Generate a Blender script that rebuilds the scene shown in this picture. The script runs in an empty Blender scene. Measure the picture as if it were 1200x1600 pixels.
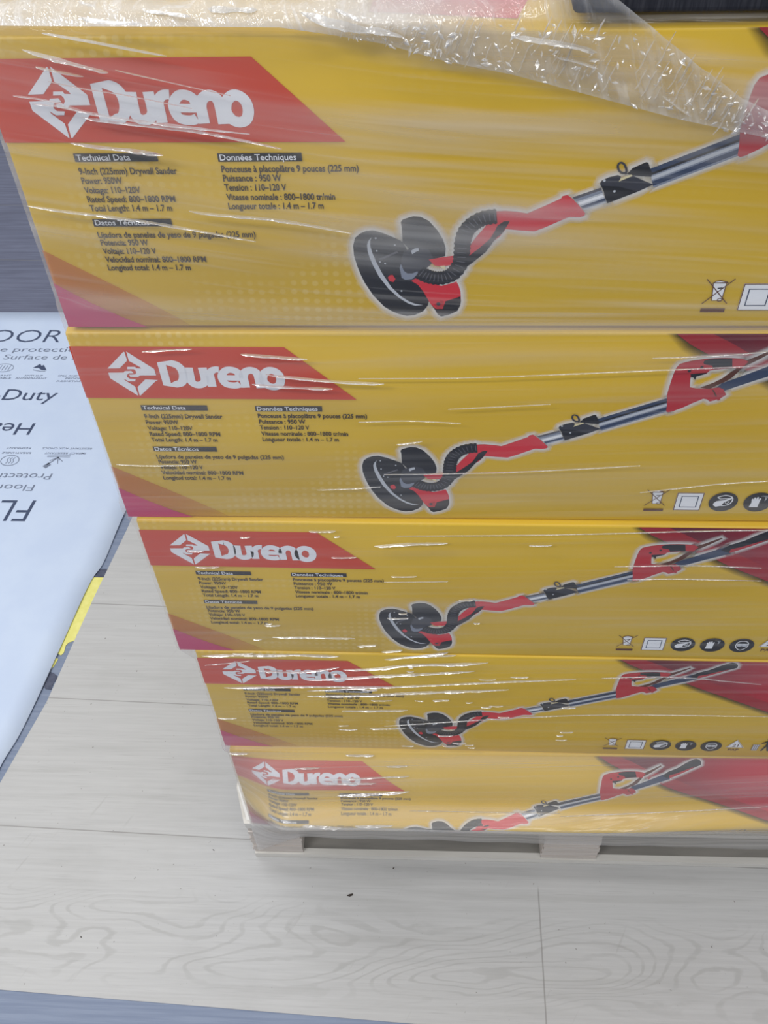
import bpy, bmesh, math, random
import numpy as np
from mathutils import Vector, Matrix, noise
from mathutils.geometry import tessellate_polygon

random.seed(7)
C = bpy.context.scene.collection
SC = bpy.context.scene

# ------------------------------------------------------------------ camera
cam_d = bpy.data.cameras.new('camera'); cam = bpy.data.objects.new('camera', cam_d); C.objects.link(cam)
pitch, yaw, roll = math.radians(-49.26618), math.radians(-4.38313), math.radians(-2.66222)
fw = Vector((math.sin(yaw)*math.cos(pitch), math.cos(yaw)*math.cos(pitch), math.sin(pitch)))
rt = fw.cross(Vector((0, 0, 1))).normalized(); up = rt.cross(fw)
r2 = rt*math.cos(roll) + up*math.sin(roll); u2 = -rt*math.sin(roll) + up*math.cos(roll)
m = Matrix((r2, u2, -fw)).transposed().to_4x4(); m.translation = (0.31367, -0.65658, 1.53100)
cam.matrix_world = m
cam_d.sensor_fit = 'VERTICAL'; cam_d.sensor_height = 36; cam_d.lens = 1531.66/1600*36
cam_d.clip_start = 0.02
SC.camera = cam

# ------------------------------------------------------------------ world, lamps, exposure
w = bpy.data.worlds.new('world'); SC.world = w; w.use_nodes = True
bg = w.node_tree.nodes['Background']; bg.inputs[1].default_value = 0.80
# indoor hall: bright ceiling, dimmer surroundings towards the floor
_n, _l = w.node_tree.nodes, w.node_tree.links
_g = _n.new('ShaderNodeNewGeometry'); _s = _n.new('ShaderNodeSeparateXYZ'); _l.new(_g.outputs['Incoming'], _s.inputs[0])
_r = _n.new('ShaderNodeMapRange'); _r.inputs[1].default_value = .75; _r.inputs[2].default_value = -.75; _l.new(_s.outputs[2], _r.inputs[0])
_c = _n.new('ShaderNodeMix'); _c.data_type = 'RGBA'; _c.inputs[6].default_value = (.26, .27, .30, 1); _c.inputs[7].default_value = (.92, .95, 1.0, 1)
_l.new(_r.outputs[0], _c.inputs[0]); _l.new(_c.outputs[2], bg.inputs[0])
def ceiling_lamp(x, y, z, sx, sy, watts, col=(1, .995, .985)):
    l = bpy.data.lights.new('ceiling_light', 'AREA'); l.shape = 'RECTANGLE'; l.size = sx; l.size_y = sy
    l.energy = watts; l.color = col
    o = bpy.data.objects.new('ceiling_light', l); o.location = (x, y, z); C.objects.link(o)
for lx, ly, e in ((-1.2, -1.6, 50), (1.2, -1.6, 20), (-1.2, -0.5, 30), (1.2, -0.5, 8), (-1.2, 0.8, 16), (1.2, 0.8, 3), (-1.2, 2.2, 14)):
    ceiling_lamp(lx, ly, 3.1, 1.5, 0.22, e)
SC.view_settings.view_transform = 'Standard'; SC.view_settings.look = 'None'
SC.view_settings.exposure = -0.36; SC.view_settings.gamma = 1; SC.view_settings.use_curve_mapping = False
SC.cycles.transparent_max_bounces = 24
SC.cycles.max_bounces = 8

# ------------------------------------------------------------------ materials
def mat(name, col, rough=.5, spec=.4, metal=0.):
    mt = bpy.data.materials.new(name); mt.use_nodes = True
    b = mt.node_tree.nodes['Principled BSDF']
    b.inputs['Base Color'].default_value = (*col, 1); b.inputs['Roughness'].default_value = rough
    b.inputs['Specular IOR Level'].default_value = spec; b.inputs['Metallic'].default_value = metal
    return mt
class NT:
    """small node-tree writer"""
    def __init__(s, mt): s.t = mt.node_tree; s.n = s.t.nodes; s.l = s.t.links
    def new(s, k, **kw):
        n = s.n.new(k)
        for a, v in kw.items(): setattr(n, a, v)
        return n
    def put(s, sock, v):
        if hasattr(v, 'is_linked') or hasattr(v, 'links'): s.l.new(v, sock)
        elif v is not None: sock.default_value = v
    def math(s, op, a, b=None, c=None, clamp=False):
        n = s.new('ShaderNodeMath', operation=op, use_clamp=clamp); s.put(n.inputs[0], a); s.put(n.inputs[1], b)
        if c is not None: s.put(n.inputs[2], c)
        return n.outputs[0]
    def ramp(s, v, a, b, lo=0., hi=1.):
        n = s.new('ShaderNodeMapRange', interpolation_type='SMOOTHSTEP'); s.put(n.inputs[0], v)
        for i, q in enumerate((a, b, lo, hi)): s.put(n.inputs[1+i], q)
        return n.outputs[0]
    def mix(s, f, a, b):
        n = s.new('ShaderNodeMix', data_type='RGBA'); s.put(n.inputs[0], f); s.put(n.inputs[6], a); s.put(n.inputs[7], b)
        return n.outputs[2]
    def noise(s, vec, scale, rot=0., det=3, rough=.55, dist=0., loc=(0, 0, 0), axis=1):
        mp = s.new('ShaderNodeMapping', vector_type='TEXTURE' if False else 'POINT'); s.l.new(vec, mp.inputs[0])
        if rot:
            mr = s.new('ShaderNodeVectorRotate', rotation_type='Y_AXIS' if axis == 1 else 'Z_AXIS'); s.l.new(vec, mr.inputs['Vector']); s.put(mr.inputs['Angle'], rot)
            s.l.new(mr.outputs[0], mp.inputs[0])
        mp.inputs['Scale'].default_value = scale; mp.inputs['Location'].default_value = loc
        n = s.new('ShaderNodeTexNoise'); s.l.new(mp.outputs[0], n.inputs['Vector'])
        n.inputs['Scale'].default_value = 1; n.inputs['Detail'].default_value = det; n.inputs['Roughness'].default_value = rough
        n.inputs['Distortion'].default_value = dist
        return n.outputs['Fac']
    def obj(s): return s.new('ShaderNodeTexCoord').outputs['Object']

def print_mat(name, col, rough=.38): return mat(name, col, rough, .35)
M = {}
M['black'] = print_mat('print_black', (.012, .013, .018)); M['ink'] = print_mat('print_ink', (.03, .018, .012))
M['dark'] = print_mat('print_charcoal', (.04, .042, .055)); M['rib'] = print_mat('print_grey_dark', (.10, .10, .12))
M['red'] = print_mat('print_red', (.62, .03, .045)); M['redlow'] = print_mat('print_red_deep', (.42, .03, .04))
M['redmid'] = print_mat('print_red_handle', (.47, .03, .04)); M['banner'] = print_mat('print_banner_red', (.60, .062, .028)); M['white'] = print_mat('print_white', (.80, .82, .86))
M['silver'] = print_mat('print_silver', (.50, .53, .58)); M['steel'] = print_mat('print_steel', (.22, .25, .32))
M['navy'] = print_mat('print_navy', (.035, .055, .11)); M['pink'] = print_mat('print_magenta', (.50, .022, .12))
M['pale'] = print_mat('print_pale_yellow', (.70, .62, .38))
M['brown'] = print_mat('print_brown', (.10, .03, .015))

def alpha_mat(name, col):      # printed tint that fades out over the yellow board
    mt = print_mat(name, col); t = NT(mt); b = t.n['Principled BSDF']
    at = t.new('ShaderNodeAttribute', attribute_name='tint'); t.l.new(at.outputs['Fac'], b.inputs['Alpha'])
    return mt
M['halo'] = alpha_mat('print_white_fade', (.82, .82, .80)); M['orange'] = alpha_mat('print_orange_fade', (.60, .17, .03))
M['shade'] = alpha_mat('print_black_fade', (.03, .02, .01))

mt = print_mat('print_crimson', (.3, .02, .03)); t = NT(mt); b = t.n['Principled BSDF']
sx = t.new('ShaderNodeSeparateXYZ'); t.l.new(t.obj(), sx.inputs[0])
t.l.new(t.mix(t.ramp(sx.outputs[0], .56, .78), (.13, .012, .022, 1), (.52, .016, .035, 1)), b.inputs['Base Color']); M['crimson'] = mt
M['stripe'] = print_mat('print_red_stripe', (.34, .018, .026))

# yellow board with a faint pale dot screen
mt = mat('yellow_carton', (.62, .36, .03), .36, .4); t = NT(mt); b = t.n['Principled BSDF']; oc = t.obj()
vo = t.new('ShaderNodeTexVoronoi'); vo.inputs['Scale'].default_value = 110; vo.inputs['Randomness'].default_value = .12; t.l.new(oc, vo.inputs['Vector'])
dots = t.ramp(vo.outputs['Distance'], .22, .36, 1, 0)
patch = t.ramp(t.noise(oc, (7, 7, 9), det=2), .46, .66)
sx = t.new('ShaderNodeSeparateXYZ'); t.l.new(oc, sx.inputs[0])
left = t.ramp(sx.outputs[0], .16, .40, 1, .12)
base = t.mix(t.ramp(t.noise(oc, (2.2, 3, 5), det=2), .35, .65), (.62, .395, .020, 1), (.70, .46, .032, 1))
t.l.new(t.mix(t.math('MULTIPLY', t.math('MULTIPLY', dots, patch), t.math('MULTIPLY', left, .30)), base, (.80, .66, .30, 1)), b.inputs['Base Color'])
M['yellow'] = mt

# clear stretch film: haze (white scatter) that follows the stretch direction, over a glossy skin
def film_mat(name, kind):
    mt = bpy.data.materials.new(name); mt.use_nodes = True; t = NT(mt); t.n.remove(t.n['Principled BSDF']); out = t.n['Material Output']
    oc = t.obj(); sx = t.new('ShaderNodeSeparateXYZ'); t.l.new(oc, sx.inputs[0]); X, Z = sx.outputs[0], sx.outputs[2]
    if kind == 'sheet':
        topz = t.ramp(Z, .98, 1.04); rot = t.math('MULTIPLY', topz, t.ramp(X, 0, .55, -.22, -.13)); rot = t.math('ADD', rot, .035)
        broad = t.noise(oc, (1.3, 3, 27), rot, 3, .5, loc=(3.1, 0, 1)); fine = t.noise(oc, (2.6, 4, 210), rot, 3, .6, loc=(0, 0, 7)); mid = t.noise(oc, (2.2, 4, 80), rot, 2, loc=(9, 0, 2))
        hz = t.math('MULTIPLY', t.ramp(broad, .44, .68), t.math('MULTIPLY', t.ramp(Z, .95, 1.05, .13, .46), t.ramp(X, .16, .30, .45, 1)))
        hz = t.math('ADD', hz, t.math('MULTIPLY', t.ramp(mid, .52, .72), t.ramp(Z, .95, 1.05, .10, .16)))
        hz = t.math('ADD', hz, t.math('MULTIPLY', t.ramp(fine, .55, .74), .11))
        at = t.new('ShaderNodeAttribute', attribute_name='tint')
        hz = t.math('ADD', hz, t.math('MULTIPLY', at.outputs['Fac'], t.ramp(mid, .3, .7, .75, 1.2))); hz = t.math('ADD', hz, t.math('MULTIPLY', t.ramp(X, .0, .36, .115, 0), 1.))
        hz = t.math('ADD', hz, .012)
        hgt = t.math('ADD', t.math('MULTIPLY', fine, .35), t.math('ADD', mid, broad)); bd = .0035; gl = .03; rg = .16; cap = .66
    elif kind == 'gather':
        a = t.noise(oc, (75, 30, 9), .35, 3, .6, 1.2); bq = t.noise(oc, (16, 20, 22), 0, 4, .6, .6, (4, 1, 0)); c_ = t.noise(oc, (4, 4, 60), -.22, 3, loc=(1, 3, 0))
        hz = t.math('ADD', t.math('MULTIPLY', t.ramp(a, .52, .68), .26), t.math('MULTIPLY', t.ramp(bq, .50, .75), .16))
        hz = t.math('ADD', hz, t.math('MULTIPLY', t.ramp(c_, .5, .7), .10))
        at = t.new('ShaderNodeAttribute', attribute_name='tint')
        hz = t.math('ADD', hz, at.outputs['Fac']); hgt = t.math('ADD', a, t.math('MULTIPLY', bq, 1.2)); bd = .007; gl = .09; rg = .10; cap = .85
    else:
        hz = t.math('ADD', t.math('MULTIPLY', t.noise(oc, (30, 30, 60), 0, 3), .3), .22); hgt = t.noise(oc, (60, 60, 160), 0, 3); bd = .002; gl = .34; rg = .22; cap = .9
    hz = t.math('MINIMUM', hz, cap)
    bp = t.new('ShaderNodeBump'); bp.inputs['Strength'].default_value = .8; bp.inputs['Distance'].default_value = bd; t.l.new(hgt, bp.inputs['Height'])
    tr = t.new('ShaderNodeBsdfTransparent'); df = t.new('ShaderNodeBsdfDiffuse'); df.inputs[0].default_value = (.80, .79, .78, 1)
    tl = t.new('ShaderNodeBsdfTranslucent'); tl.inputs[0].default_value = (.86, .86, .87, 1)
    sc_ = t.new('ShaderNodeMixShader'); sc_.inputs[0].default_value = .3; t.l.new(df.outputs[0], sc_.inputs[1]); t.l.new(tl.outputs[0], sc_.inputs[2])
    m1 = t.new('ShaderNodeMixShader'); t.l.new(hz, m1.inputs[0]); t.l.new(tr.outputs[0], m1.inputs[1]); t.l.new(sc_.outputs[0], m1.inputs[2])
    g = t.new('ShaderNodeBsdfGlossy'); g.inputs['Roughness'].default_value = rg; t.l.new(bp.outputs[0], g.inputs['Normal'])
    m2 = t.new('ShaderNodeMixShader'); m2.inputs[0].default_value = gl
    t.l.new(m1.outputs[0], m2.inputs[1]); t.l.new(g.outputs[0], m2.inputs[2]); t.l.new(m2.outputs[0], out.inputs[0])
    return mt
M['film'] = film_mat('stretch_film', 'sheet'); M['gather'] = film_mat('gathered_film', 'gather'); M['crease'] = film_mat('film_crease', 'crease')

# pale plank floor
def plank_mat(name, c1, c2, grain, seams, pale):
    mt = mat(name, c1, .42, .35); t = NT(mt); b = t.n['Principled BSDF']; oc = t.obj()
    sx = t.new('ShaderNodeSeparateXYZ'); t.l.new(oc, sx.inputs[0]); X, Y = sx.outputs[0], sx.outputs[1]
    Yt = t.math('ADD', Y, t.math('MULTIPLY', X, .028))
    st = t.noise(oc, (5, 160, 1), 0, 4, .65); st2 = t.noise(oc, (2.5, 40, 1), 0, 3, .6, loc=(5, 2, 0)); blot = t.noise(oc, (5, 7, 1), 0, 4, .6, loc=(1, 7, 0))
    col = t.mix(t.ramp(st, .35, .68), (*c1, 1), (*c2, 1)); col = t.mix(t.math('MULTIPLY', t.ramp(st2, .5, .75), .5), col, (*grain, 1))
    col = t.mix(t.math('MULTIPLY', t.ramp(blot, .5, .8), .35), col, (*grain, 1))
    if pale:      # cathedral grain along the middle of the nearest plank
        f = t.noise(oc, (2.4, 8.5, 1), 0, 2, .32, .35, (2.3, .4, 0)); rings = t.math('SINE', t.math('ADD', t.math('MULTIPLY', f, 150.), t.math('MULTIPLY', t.noise(oc, (40, 90, 1), 0, 2), 2.4)))
        band = t.math('MULTIPLY', t.ramp(Yt, -.25, -.19), t.ramp(Yt, -.13, -.06, 1, 0))
        ln = t.math('MULTIPLY', t.ramp(rings, .45, 1.0), t.math('MULTIPLY', band, t.ramp(t.noise(oc, (6, 60, 1), 0, 3), .3, .6, .25, .75)))
        col = t.mix(t.math('MULTIPLY', ln, .62), col, (.34, .335, .325, 1))
        gr = t.noise(oc, (14, 420, 1), 0, 3, .6, 0, (2, 9, 0)); col = t.mix(t.math('MULTIPLY', t.ramp(gr, .55, .75), .28), col, (.30, .295, .29, 1))
        sp = t.noise(oc, (160, 120, 1), 0, 2, .5, 0, (3, 3, 0)); col = t.mix(t.math('MULTIPLY', t.ramp(sp, .735, .78), .6), col, (.13, .11, .10, 1))
        scr = t.noise(oc, (90, 8, 1), .5, 2, .5, 0, (8, 0, 0), axis=2); col = t.mix(t.math('MULTIPLY', t.ramp(scr, .70, .80), .35), col, (.35, .34, .33, 1))
    for s in seams:
        d = t.math('ABSOLUTE', t.math('SUBTRACT', Yt, s)); col = t.mix(t.math('MULTIPLY', t.ramp(d, .0006, .0016, 1, 0), .55), col, (.20, .19, .18, 1))
    if not pale: col = t.mix(t.ramp(Yt, 1.42, 1.435, 1, 0), col, t.mix(t.ramp(st, .3, .7), (.165, .205, .30, 1), (.225, .27, .37, 1)))  # planks on the near side painted lighter, standing in for brighter light there
    if pale:
        d = t.math('ABSOLUTE', t.math('SUBTRACT', X, .498)); e = t.math('MULTIPLY', t.ramp(d, .0006, .0018, 1, 0), t.ramp(Yt, -.05, -.03, 1, 0))
        col = t.mix(t.math('MULTIPLY', e, .6), col, (.22, .21, .20, 1))
    t.l.new(col, b.inputs['Base Color'])
    bp = t.new('ShaderNodeBump'); bp.inputs['Strength'].default_value = .12; bp.inputs['Distance'].default_value = .002; t.l.new(st, bp.inputs['Height']); t.l.new(bp.outputs[0], b.inputs['Normal'])
    return mt
M['floor_pale'] = plank_mat('pale_oak_planks', (.465, .463, .46), (.50, .498, .495), (.375, .37, .36), (.018, .278, .505), True)
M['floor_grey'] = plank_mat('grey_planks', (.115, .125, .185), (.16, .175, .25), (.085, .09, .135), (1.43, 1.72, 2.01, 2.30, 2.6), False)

def mottled(name, c1, c2, scale, rough=.5, bump=.0):
    mt = mat(name, c1, rough, .35); t = NT(mt); b = t.n['Principled BSDF']; oc = t.obj(); n = t.noise(oc, scale, 0, 4, .6)
    t.l.new(t.mix(t.ramp(n, .35, .68), (*c1, 1), (*c2, 1)), b.inputs['Base Color'])
    if bump:
        bp = t.new('ShaderNodeBump'); bp.inputs['Strength'].default_value = .5; bp.inputs['Distance'].default_value = bump; t.l.new(n, bp.inputs['Height']); t.l.new(bp.outputs[0], b.inputs['Normal'])
    return mt
M['paper'] = mottled('coated_paper', (.53, .62, .79), (.56, .65, .81), (9, 9, 9), .45)
M['paperink'] = mat('navy_paper_ink', (.045, .065, .13), .5)
M['paperink2'] = mat('grey_paper_ink', (.17, .20, .28), .5)
M['ply'] = mottled('layered_wood', (.50, .45, .41), (.63, .58, .54), (6, 60, 420), .7, .001)
M['deck'] = mottled('white_deck_board', (.74, .74, .73), (.80, .80, .79), (8, 8, 8), .5)
M['runner'] = mottled('pallet_runner_wood', (.62, .60, .56), (.70, .68, .64), (5, 60, 60), .7)
M['gap_shaded'] = mottled('gap_shaded_board', (.20, .19, .175), (.28, .265, .24), (4, 30, 30), .75)  # dark tone stands in for shade under the pallet deck
M['tape'] = mottled('yellow_floor_tape', (.74, .70, .20), (.80, .76, .26), (60, 60, 60), .5)
M['tapedark'] = mottled('dark_floor_tape', (.05, .06, .10), (.09, .10, .15), (70, 70, 70), .5)
M['case'] = mottled('black_ribbed_fabric', (.010, .011, .018), (.030, .031, .040), (420, 8, 30), .7, .0006)
M['casetop'] = mottled('slate_fabric', (.045, .06, .085), (.06, .075, .10), (60, 60, 60), .75)
M['crumb'] = mat('dark_crumb', (.04, .03, .025), .8)

# ------------------------------------------------------------------ outlines of the printed artwork, metres on the carton face (along, up)
D = {
'disc':[(0.2912,0.0859),(0.2835,0.0902),(0.2760,0.0938),(0.2685,0.0964),(0.2630,0.0958),(0.2580,0.0935),(0.2538,0.0895),(0.2520,0.0824),(0.2521,0.0733),(0.2543,0.0627),(0.2567,0.0545),(0.2597,0.0463),(0.2661,0.0337),(0.2749,0.0222),(0.2806,0.0179),(0.2864,0.0147),(0.2934,0.0126),(0.3004,0.0135),(0.3074,0.0176),(0.3111,0.0234),(0.3120,0.0280),(0.3085,0.0462)],
'back_disc':[(0.2907,0.1000),(0.2900,0.1035),(0.2916,0.1060),(0.2956,0.1074),(0.2969,0.1081),(0.2999,0.1087),(0.3053,0.1083),(0.3117,0.1046),(0.3182,0.0964),(0.3228,0.0879),(0.3251,0.0796),(0.3248,0.0724),(0.3162,0.0698),(0.3074,0.0705),(0.2986,0.0758),(0.2912,0.0855)],
'arc':[(0.2668,0.0901),(0.2643,0.0869),(0.2630,0.0830),(0.2633,0.0772),(0.2644,0.0717),(0.2667,0.0646),(0.2713,0.0531),(0.2789,0.0407),(0.2867,0.0320),(0.2947,0.0258),(0.3004,0.0234),(0.3074,0.0239),(0.3005,0.0254),(0.2953,0.0280),(0.2890,0.0330),(0.2812,0.0424),(0.2742,0.0559),(0.2696,0.0673),(0.2668,0.0759),(0.2655,0.0824),(0.2657,0.0869)],
'bar_grey':[(0.2719,0.0699),(0.2865,0.0774),(0.2876,0.0758),(0.2730,0.0686)],
'motor':[(0.2896,0.0679),(0.2920,0.0771),(0.3030,0.0822),(0.3118,0.0783),(0.3162,0.0691),(0.3129,0.0638),(0.3074,0.0585),(0.3029,0.0517),(0.2961,0.0483),(0.2894,0.0517)],
'motor_blue':[(0.2894,0.0652),(0.2917,0.0585),(0.2945,0.0558),(0.2984,0.0558),(0.3027,0.0578),(0.3031,0.0551),(0.2984,0.0504),(0.2927,0.0497),(0.2899,0.0517),(0.2884,0.0612)],
'motor_light':[(0.2977,0.0777),(0.3008,0.0797),(0.3035,0.0803),(0.3041,0.0777),(0.3013,0.0764),(0.2986,0.0742)],
'button':[(0.2786,0.0520),(0.2804,0.0542),(0.2827,0.0545),(0.2848,0.0504),(0.2831,0.0474),(0.2800,0.0483)],
'arm_low':[(0.3118,0.0692),(0.3228,0.0715),(0.3316,0.0728),(0.3329,0.0645),(0.3219,0.0625),(0.3163,0.0636)],
'gap':[(0.3207,0.0629),(0.3246,0.0635),(0.3255,0.0593),(0.3224,0.0609)],
'hose':[(0.3636,0.1085),(0.3542,0.1069),(0.3464,0.1025),(0.3408,0.0954),(0.3384,0.0859),(0.3379,0.0756),(0.3368,0.0651),(0.3315,0.0557),(0.3242,0.0517),(0.3164,0.0514),(0.3096,0.0537),(0.3040,0.0574)],
'gun':[(0.2978,0.0483),(0.3006,0.0514),(0.3057,0.0517),(0.3119,0.0476),(0.3221,0.0434),(0.3311,0.0462),(0.3344,0.0478),(0.3363,0.0434),(0.3379,0.0378),(0.3386,0.0280),(0.3381,0.0237),(0.3358,0.0179),(0.3295,0.0142),(0.3225,0.0120),(0.3196,0.0142),(0.3167,0.0201),(0.3131,0.0258),(0.3074,0.0379),(0.3029,0.0448)],
'gun_black':[(0.3258,0.0280),(0.3380,0.0329),(0.3386,0.0280),(0.3381,0.0237),(0.3358,0.0179),(0.3295,0.0142),(0.3225,0.0120),(0.3196,0.0142),(0.3167,0.0201),(0.3137,0.0248),(0.3178,0.0201),(0.3236,0.0201)],
'gun_ring':[(0.3212,0.0294),(0.3241,0.0280),(0.3245,0.0229),(0.3219,0.0205),(0.3184,0.0215),(0.3166,0.0244),(0.3183,0.0265),(0.3199,0.0237),(0.3221,0.0244)],
'arm':[(0.3429,0.0651),(0.3437,0.0737),(0.3444,0.0827),(0.3485,0.0897),(0.3546,0.0985),(0.3590,0.1065),(0.3634,0.1129),(0.3701,0.1132),(0.3789,0.1123),(0.3866,0.1108),(0.3981,0.1166),(0.4109,0.1235),(0.4118,0.1256),(0.4154,0.1265),(0.4189,0.1238),(0.4239,0.1185),(0.4304,0.1110),(0.4299,0.1085),(0.4268,0.1075),(0.4186,0.1077),(0.4103,0.1033),(0.4014,0.0986),(0.3934,0.0950),(0.3845,0.0957),(0.3711,0.0971),(0.3668,0.0903),(0.3617,0.0856),(0.3556,0.0769),(0.3450,0.0677)],
'slot':[(0.3737,0.1043),(0.3692,0.1040),(0.3646,0.1003),(0.3623,0.0941),(0.3594,0.0884),(0.3511,0.0795),(0.3426,0.0717),(0.3419,0.0618),(0.3483,0.0677),(0.3567,0.0762),(0.3619,0.0852),(0.3652,0.0903),(0.3688,0.0934),(0.3730,0.1021)],
'pole_low':[(0.4194,0.1245),(0.4392,0.1324),(0.4452,0.1200),(0.4293,0.1135)],
'pole_low_a':[(0.4194,0.1245),(0.4392,0.1324),(0.4410,0.1289),(0.4222,0.1215)],
'pole_low_c':[(0.4252,0.1180),(0.4431,0.1243),(0.4444,0.1214),(0.4275,0.1155)],
'clamp':[(0.4382,0.1358),(0.4390,0.1382),(0.4444,0.1411),(0.4504,0.1428),(0.4527,0.1416),(0.4522,0.1377),(0.4600,0.1419),(0.4610,0.1424),(0.4689,0.1385),(0.4774,0.1349),(0.4668,0.1290),(0.4519,0.1221),(0.4458,0.1194),(0.4438,0.1237),(0.4417,0.1298)],
'clamp_dark':[(0.4393,0.1342),(0.4529,0.1333),(0.4667,0.1292),(0.4519,0.1221),(0.4458,0.1194),(0.4438,0.1237),(0.4417,0.1298)],
'clamp_gap':[(0.4517,0.1375),(0.4529,0.1404),(0.4598,0.1433),(0.4612,0.1421)],
'flap':[(0.4566,0.1436),(0.4588,0.1462),(0.4600,0.1482),(0.4691,0.1530),(0.4707,0.1525),(0.4727,0.1484),(0.4748,0.1444),(0.4747,0.1413),(0.4673,0.1418),(0.4610,0.1424)],
'ring':[(0.4558,0.1433),(0.4559,0.1468),(0.4538,0.1512),(0.4510,0.1529),(0.4492,0.1509),(0.4503,0.1469),(0.4533,0.1445),(0.4556,0.1447)],
'rivet':[(0.4411,0.1384),(0.4497,0.1295)],
'pole_up':[(0.4724,0.1474),(0.5317,0.1745),(0.5356,0.1582),(0.4780,0.1321)],
'pole_up_b':[(0.4741,0.1416),(0.5333,0.1673),(0.5343,0.1634),(0.4761,0.1366)],
'handle':[(0.5333,0.1576),(0.5326,0.1655),(0.5304,0.1773),(0.5305,0.1850),(0.5308,0.1933),(0.5314,0.2026),(0.5323,0.2100),(0.5346,0.2149),(0.5388,0.2168),(0.5439,0.2186),(0.5544,0.2206),(0.5633,0.2216),(0.5723,0.2219),(0.5814,0.2215),(0.5880,0.2205),(0.5925,0.2177),(0.5908,0.2144),(0.5887,0.2102),(0.5845,0.2102),(0.5804,0.2104),(0.5733,0.2095),(0.5653,0.2083),(0.5618,0.2074),(0.5599,0.2040),(0.5495,0.2002),(0.5469,0.1993),(0.5476,0.1940),(0.5487,0.1876),(0.5541,0.1864),(0.5654,0.1862),(0.5744,0.1875),(0.5787,0.1852),(0.5803,0.1820),(0.5826,0.1788),(0.5783,0.1743),(0.5732,0.1716),(0.5697,0.1703),(0.5668,0.1729),(0.5633,0.1738),(0.5591,0.1709),(0.5549,0.1683),(0.5475,0.1627),(0.5388,0.1576),(0.5354,0.1565)],
'strap':[(0.5576,0.1874),(0.5644,0.1907),(0.5693,0.1938),(0.5748,0.1984),(0.5791,0.2040),(0.5827,0.2083),(0.5845,0.2104),(0.5891,0.2104),(0.5855,0.2040),(0.5822,0.1984),(0.5769,0.1934),(0.5720,0.1903),(0.5664,0.1857)],
'grip':[(0.5544,0.2164),(0.5548,0.2188),(0.5581,0.2204),(0.5687,0.2216),(0.5780,0.2214),(0.5805,0.2106),(0.5731,0.2101),(0.5646,0.2091),(0.5626,0.2132),(0.5557,0.2147)],
'trigger':[(0.5462,0.2033),(0.5596,0.2049),(0.5602,0.2040),(0.5568,0.2025),(0.5515,0.2002),(0.5516,0.1962),(0.5497,0.1990),(0.5471,0.2000)],
'dots':[(0.5444,0.2069),(0.5543,0.2113)],
'base_dark':[(0.5684,0.1787),(0.5723,0.1800),(0.5796,0.1811),(0.5826,0.1788),(0.5783,0.1743),(0.5785,0.1723),(0.5765,0.1716),(0.5751,0.1739),(0.5726,0.1746)],
'base_line':[(0.5684,0.1852),(0.5704,0.1845),(0.5749,0.1768),(0.5736,0.1764)],
'pole_top':[(0.5713,0.1859),(0.5753,0.1921),(0.5962,0.2037),(0.6220,0.2189),(0.6280,0.2071),(0.6042,0.1960),(0.5790,0.1831)],
'pole_end':[(0.6167,0.2127),(0.6234,0.2211),(0.6369,0.2287),(0.6467,0.2374),(0.6566,0.2447),(0.6611,0.2467),(0.6657,0.2450),(0.6686,0.2404),(0.6689,0.2350),(0.6631,0.2316),(0.6500,0.2227),(0.6337,0.2124),(0.6261,0.2081)],
'pole_end_red':[(0.6264,0.2147),(0.6358,0.2183),(0.6493,0.2259),(0.6627,0.2328),(0.6500,0.2227),(0.6337,0.2124),(0.6261,0.2081)],
'cord':[(0.5869,0.2173),(0.5938,0.2210),(0.5983,0.2235),(0.6059,0.2288),(0.6124,0.2332),(0.6143,0.2318),(0.6067,0.2253),(0.6004,0.2196),(0.5938,0.2147),(0.5893,0.2119)],
'O':[(0.5220,0.2506),(0.5389,0.2357),(0.5566,0.2257),(0.5846,0.2115),(0.6109,0.1993),(0.6288,0.1872),(0.6466,0.1770),(0.6644,0.1674),(0.6966,0.1495),(0.7317,0.1295)],
'orange':[(-0.0002,0.0791),(0.0204,0.0650),(0.0490,0.0456),(0.0774,0.0256),(0.1013,0.0079),(0.1100,-0.0006)],
'pink':[(0.0000,0.0464),(0.0126,0.0369),(0.0264,0.0263),(0.0502,0.0109),(0.0706,-0.0006)],
'L_D':[(0.0789,0.2144),(0.0843,0.2147),(0.0888,0.2145),(0.0929,0.2124),(0.0956,0.2075),(0.0962,0.2009),(0.0947,0.1948),(0.0920,0.1910),(0.0876,0.1897),(0.0793,0.1896)],
'L_u':[(0.1023,0.2098),(0.1020,0.1982),(0.1025,0.1921),(0.1061,0.1890),(0.1108,0.1895),(0.1144,0.1929),(0.1153,0.1983),(0.1148,0.2098)],
'L_r1':[(0.1203,0.1868),(0.1202,0.1969),(0.1201,0.2009)],
'L_r2':[(0.1199,0.1996),(0.1207,0.2029),(0.1232,0.2063),(0.1265,0.2077),(0.1294,0.2075)],
'L_e':[(0.1316,0.1979),(0.1387,0.1976),(0.1466,0.1974),(0.1468,0.2010),(0.1453,0.2050),(0.1411,0.2072),(0.1365,0.2070),(0.1327,0.2036),(0.1307,0.1990),(0.1314,0.1936),(0.1339,0.1898),(0.1389,0.1885),(0.1430,0.1886),(0.1462,0.1898)],
'L_n':[(0.1508,0.1858),(0.1505,0.1930),(0.1504,0.1990),(0.1523,0.2041),(0.1567,0.2067),(0.1611,0.2057),(0.1636,0.2017),(0.1642,0.1944),(0.1646,0.1853)],
'L_o':[(0.1677,0.1967),(0.1696,0.2028),(0.1743,0.2066),(0.1792,0.2057),(0.1828,0.2015),(0.1837,0.1951),(0.1816,0.1890),(0.1771,0.1866),(0.1721,0.1879),(0.1687,0.1921)],
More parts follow.
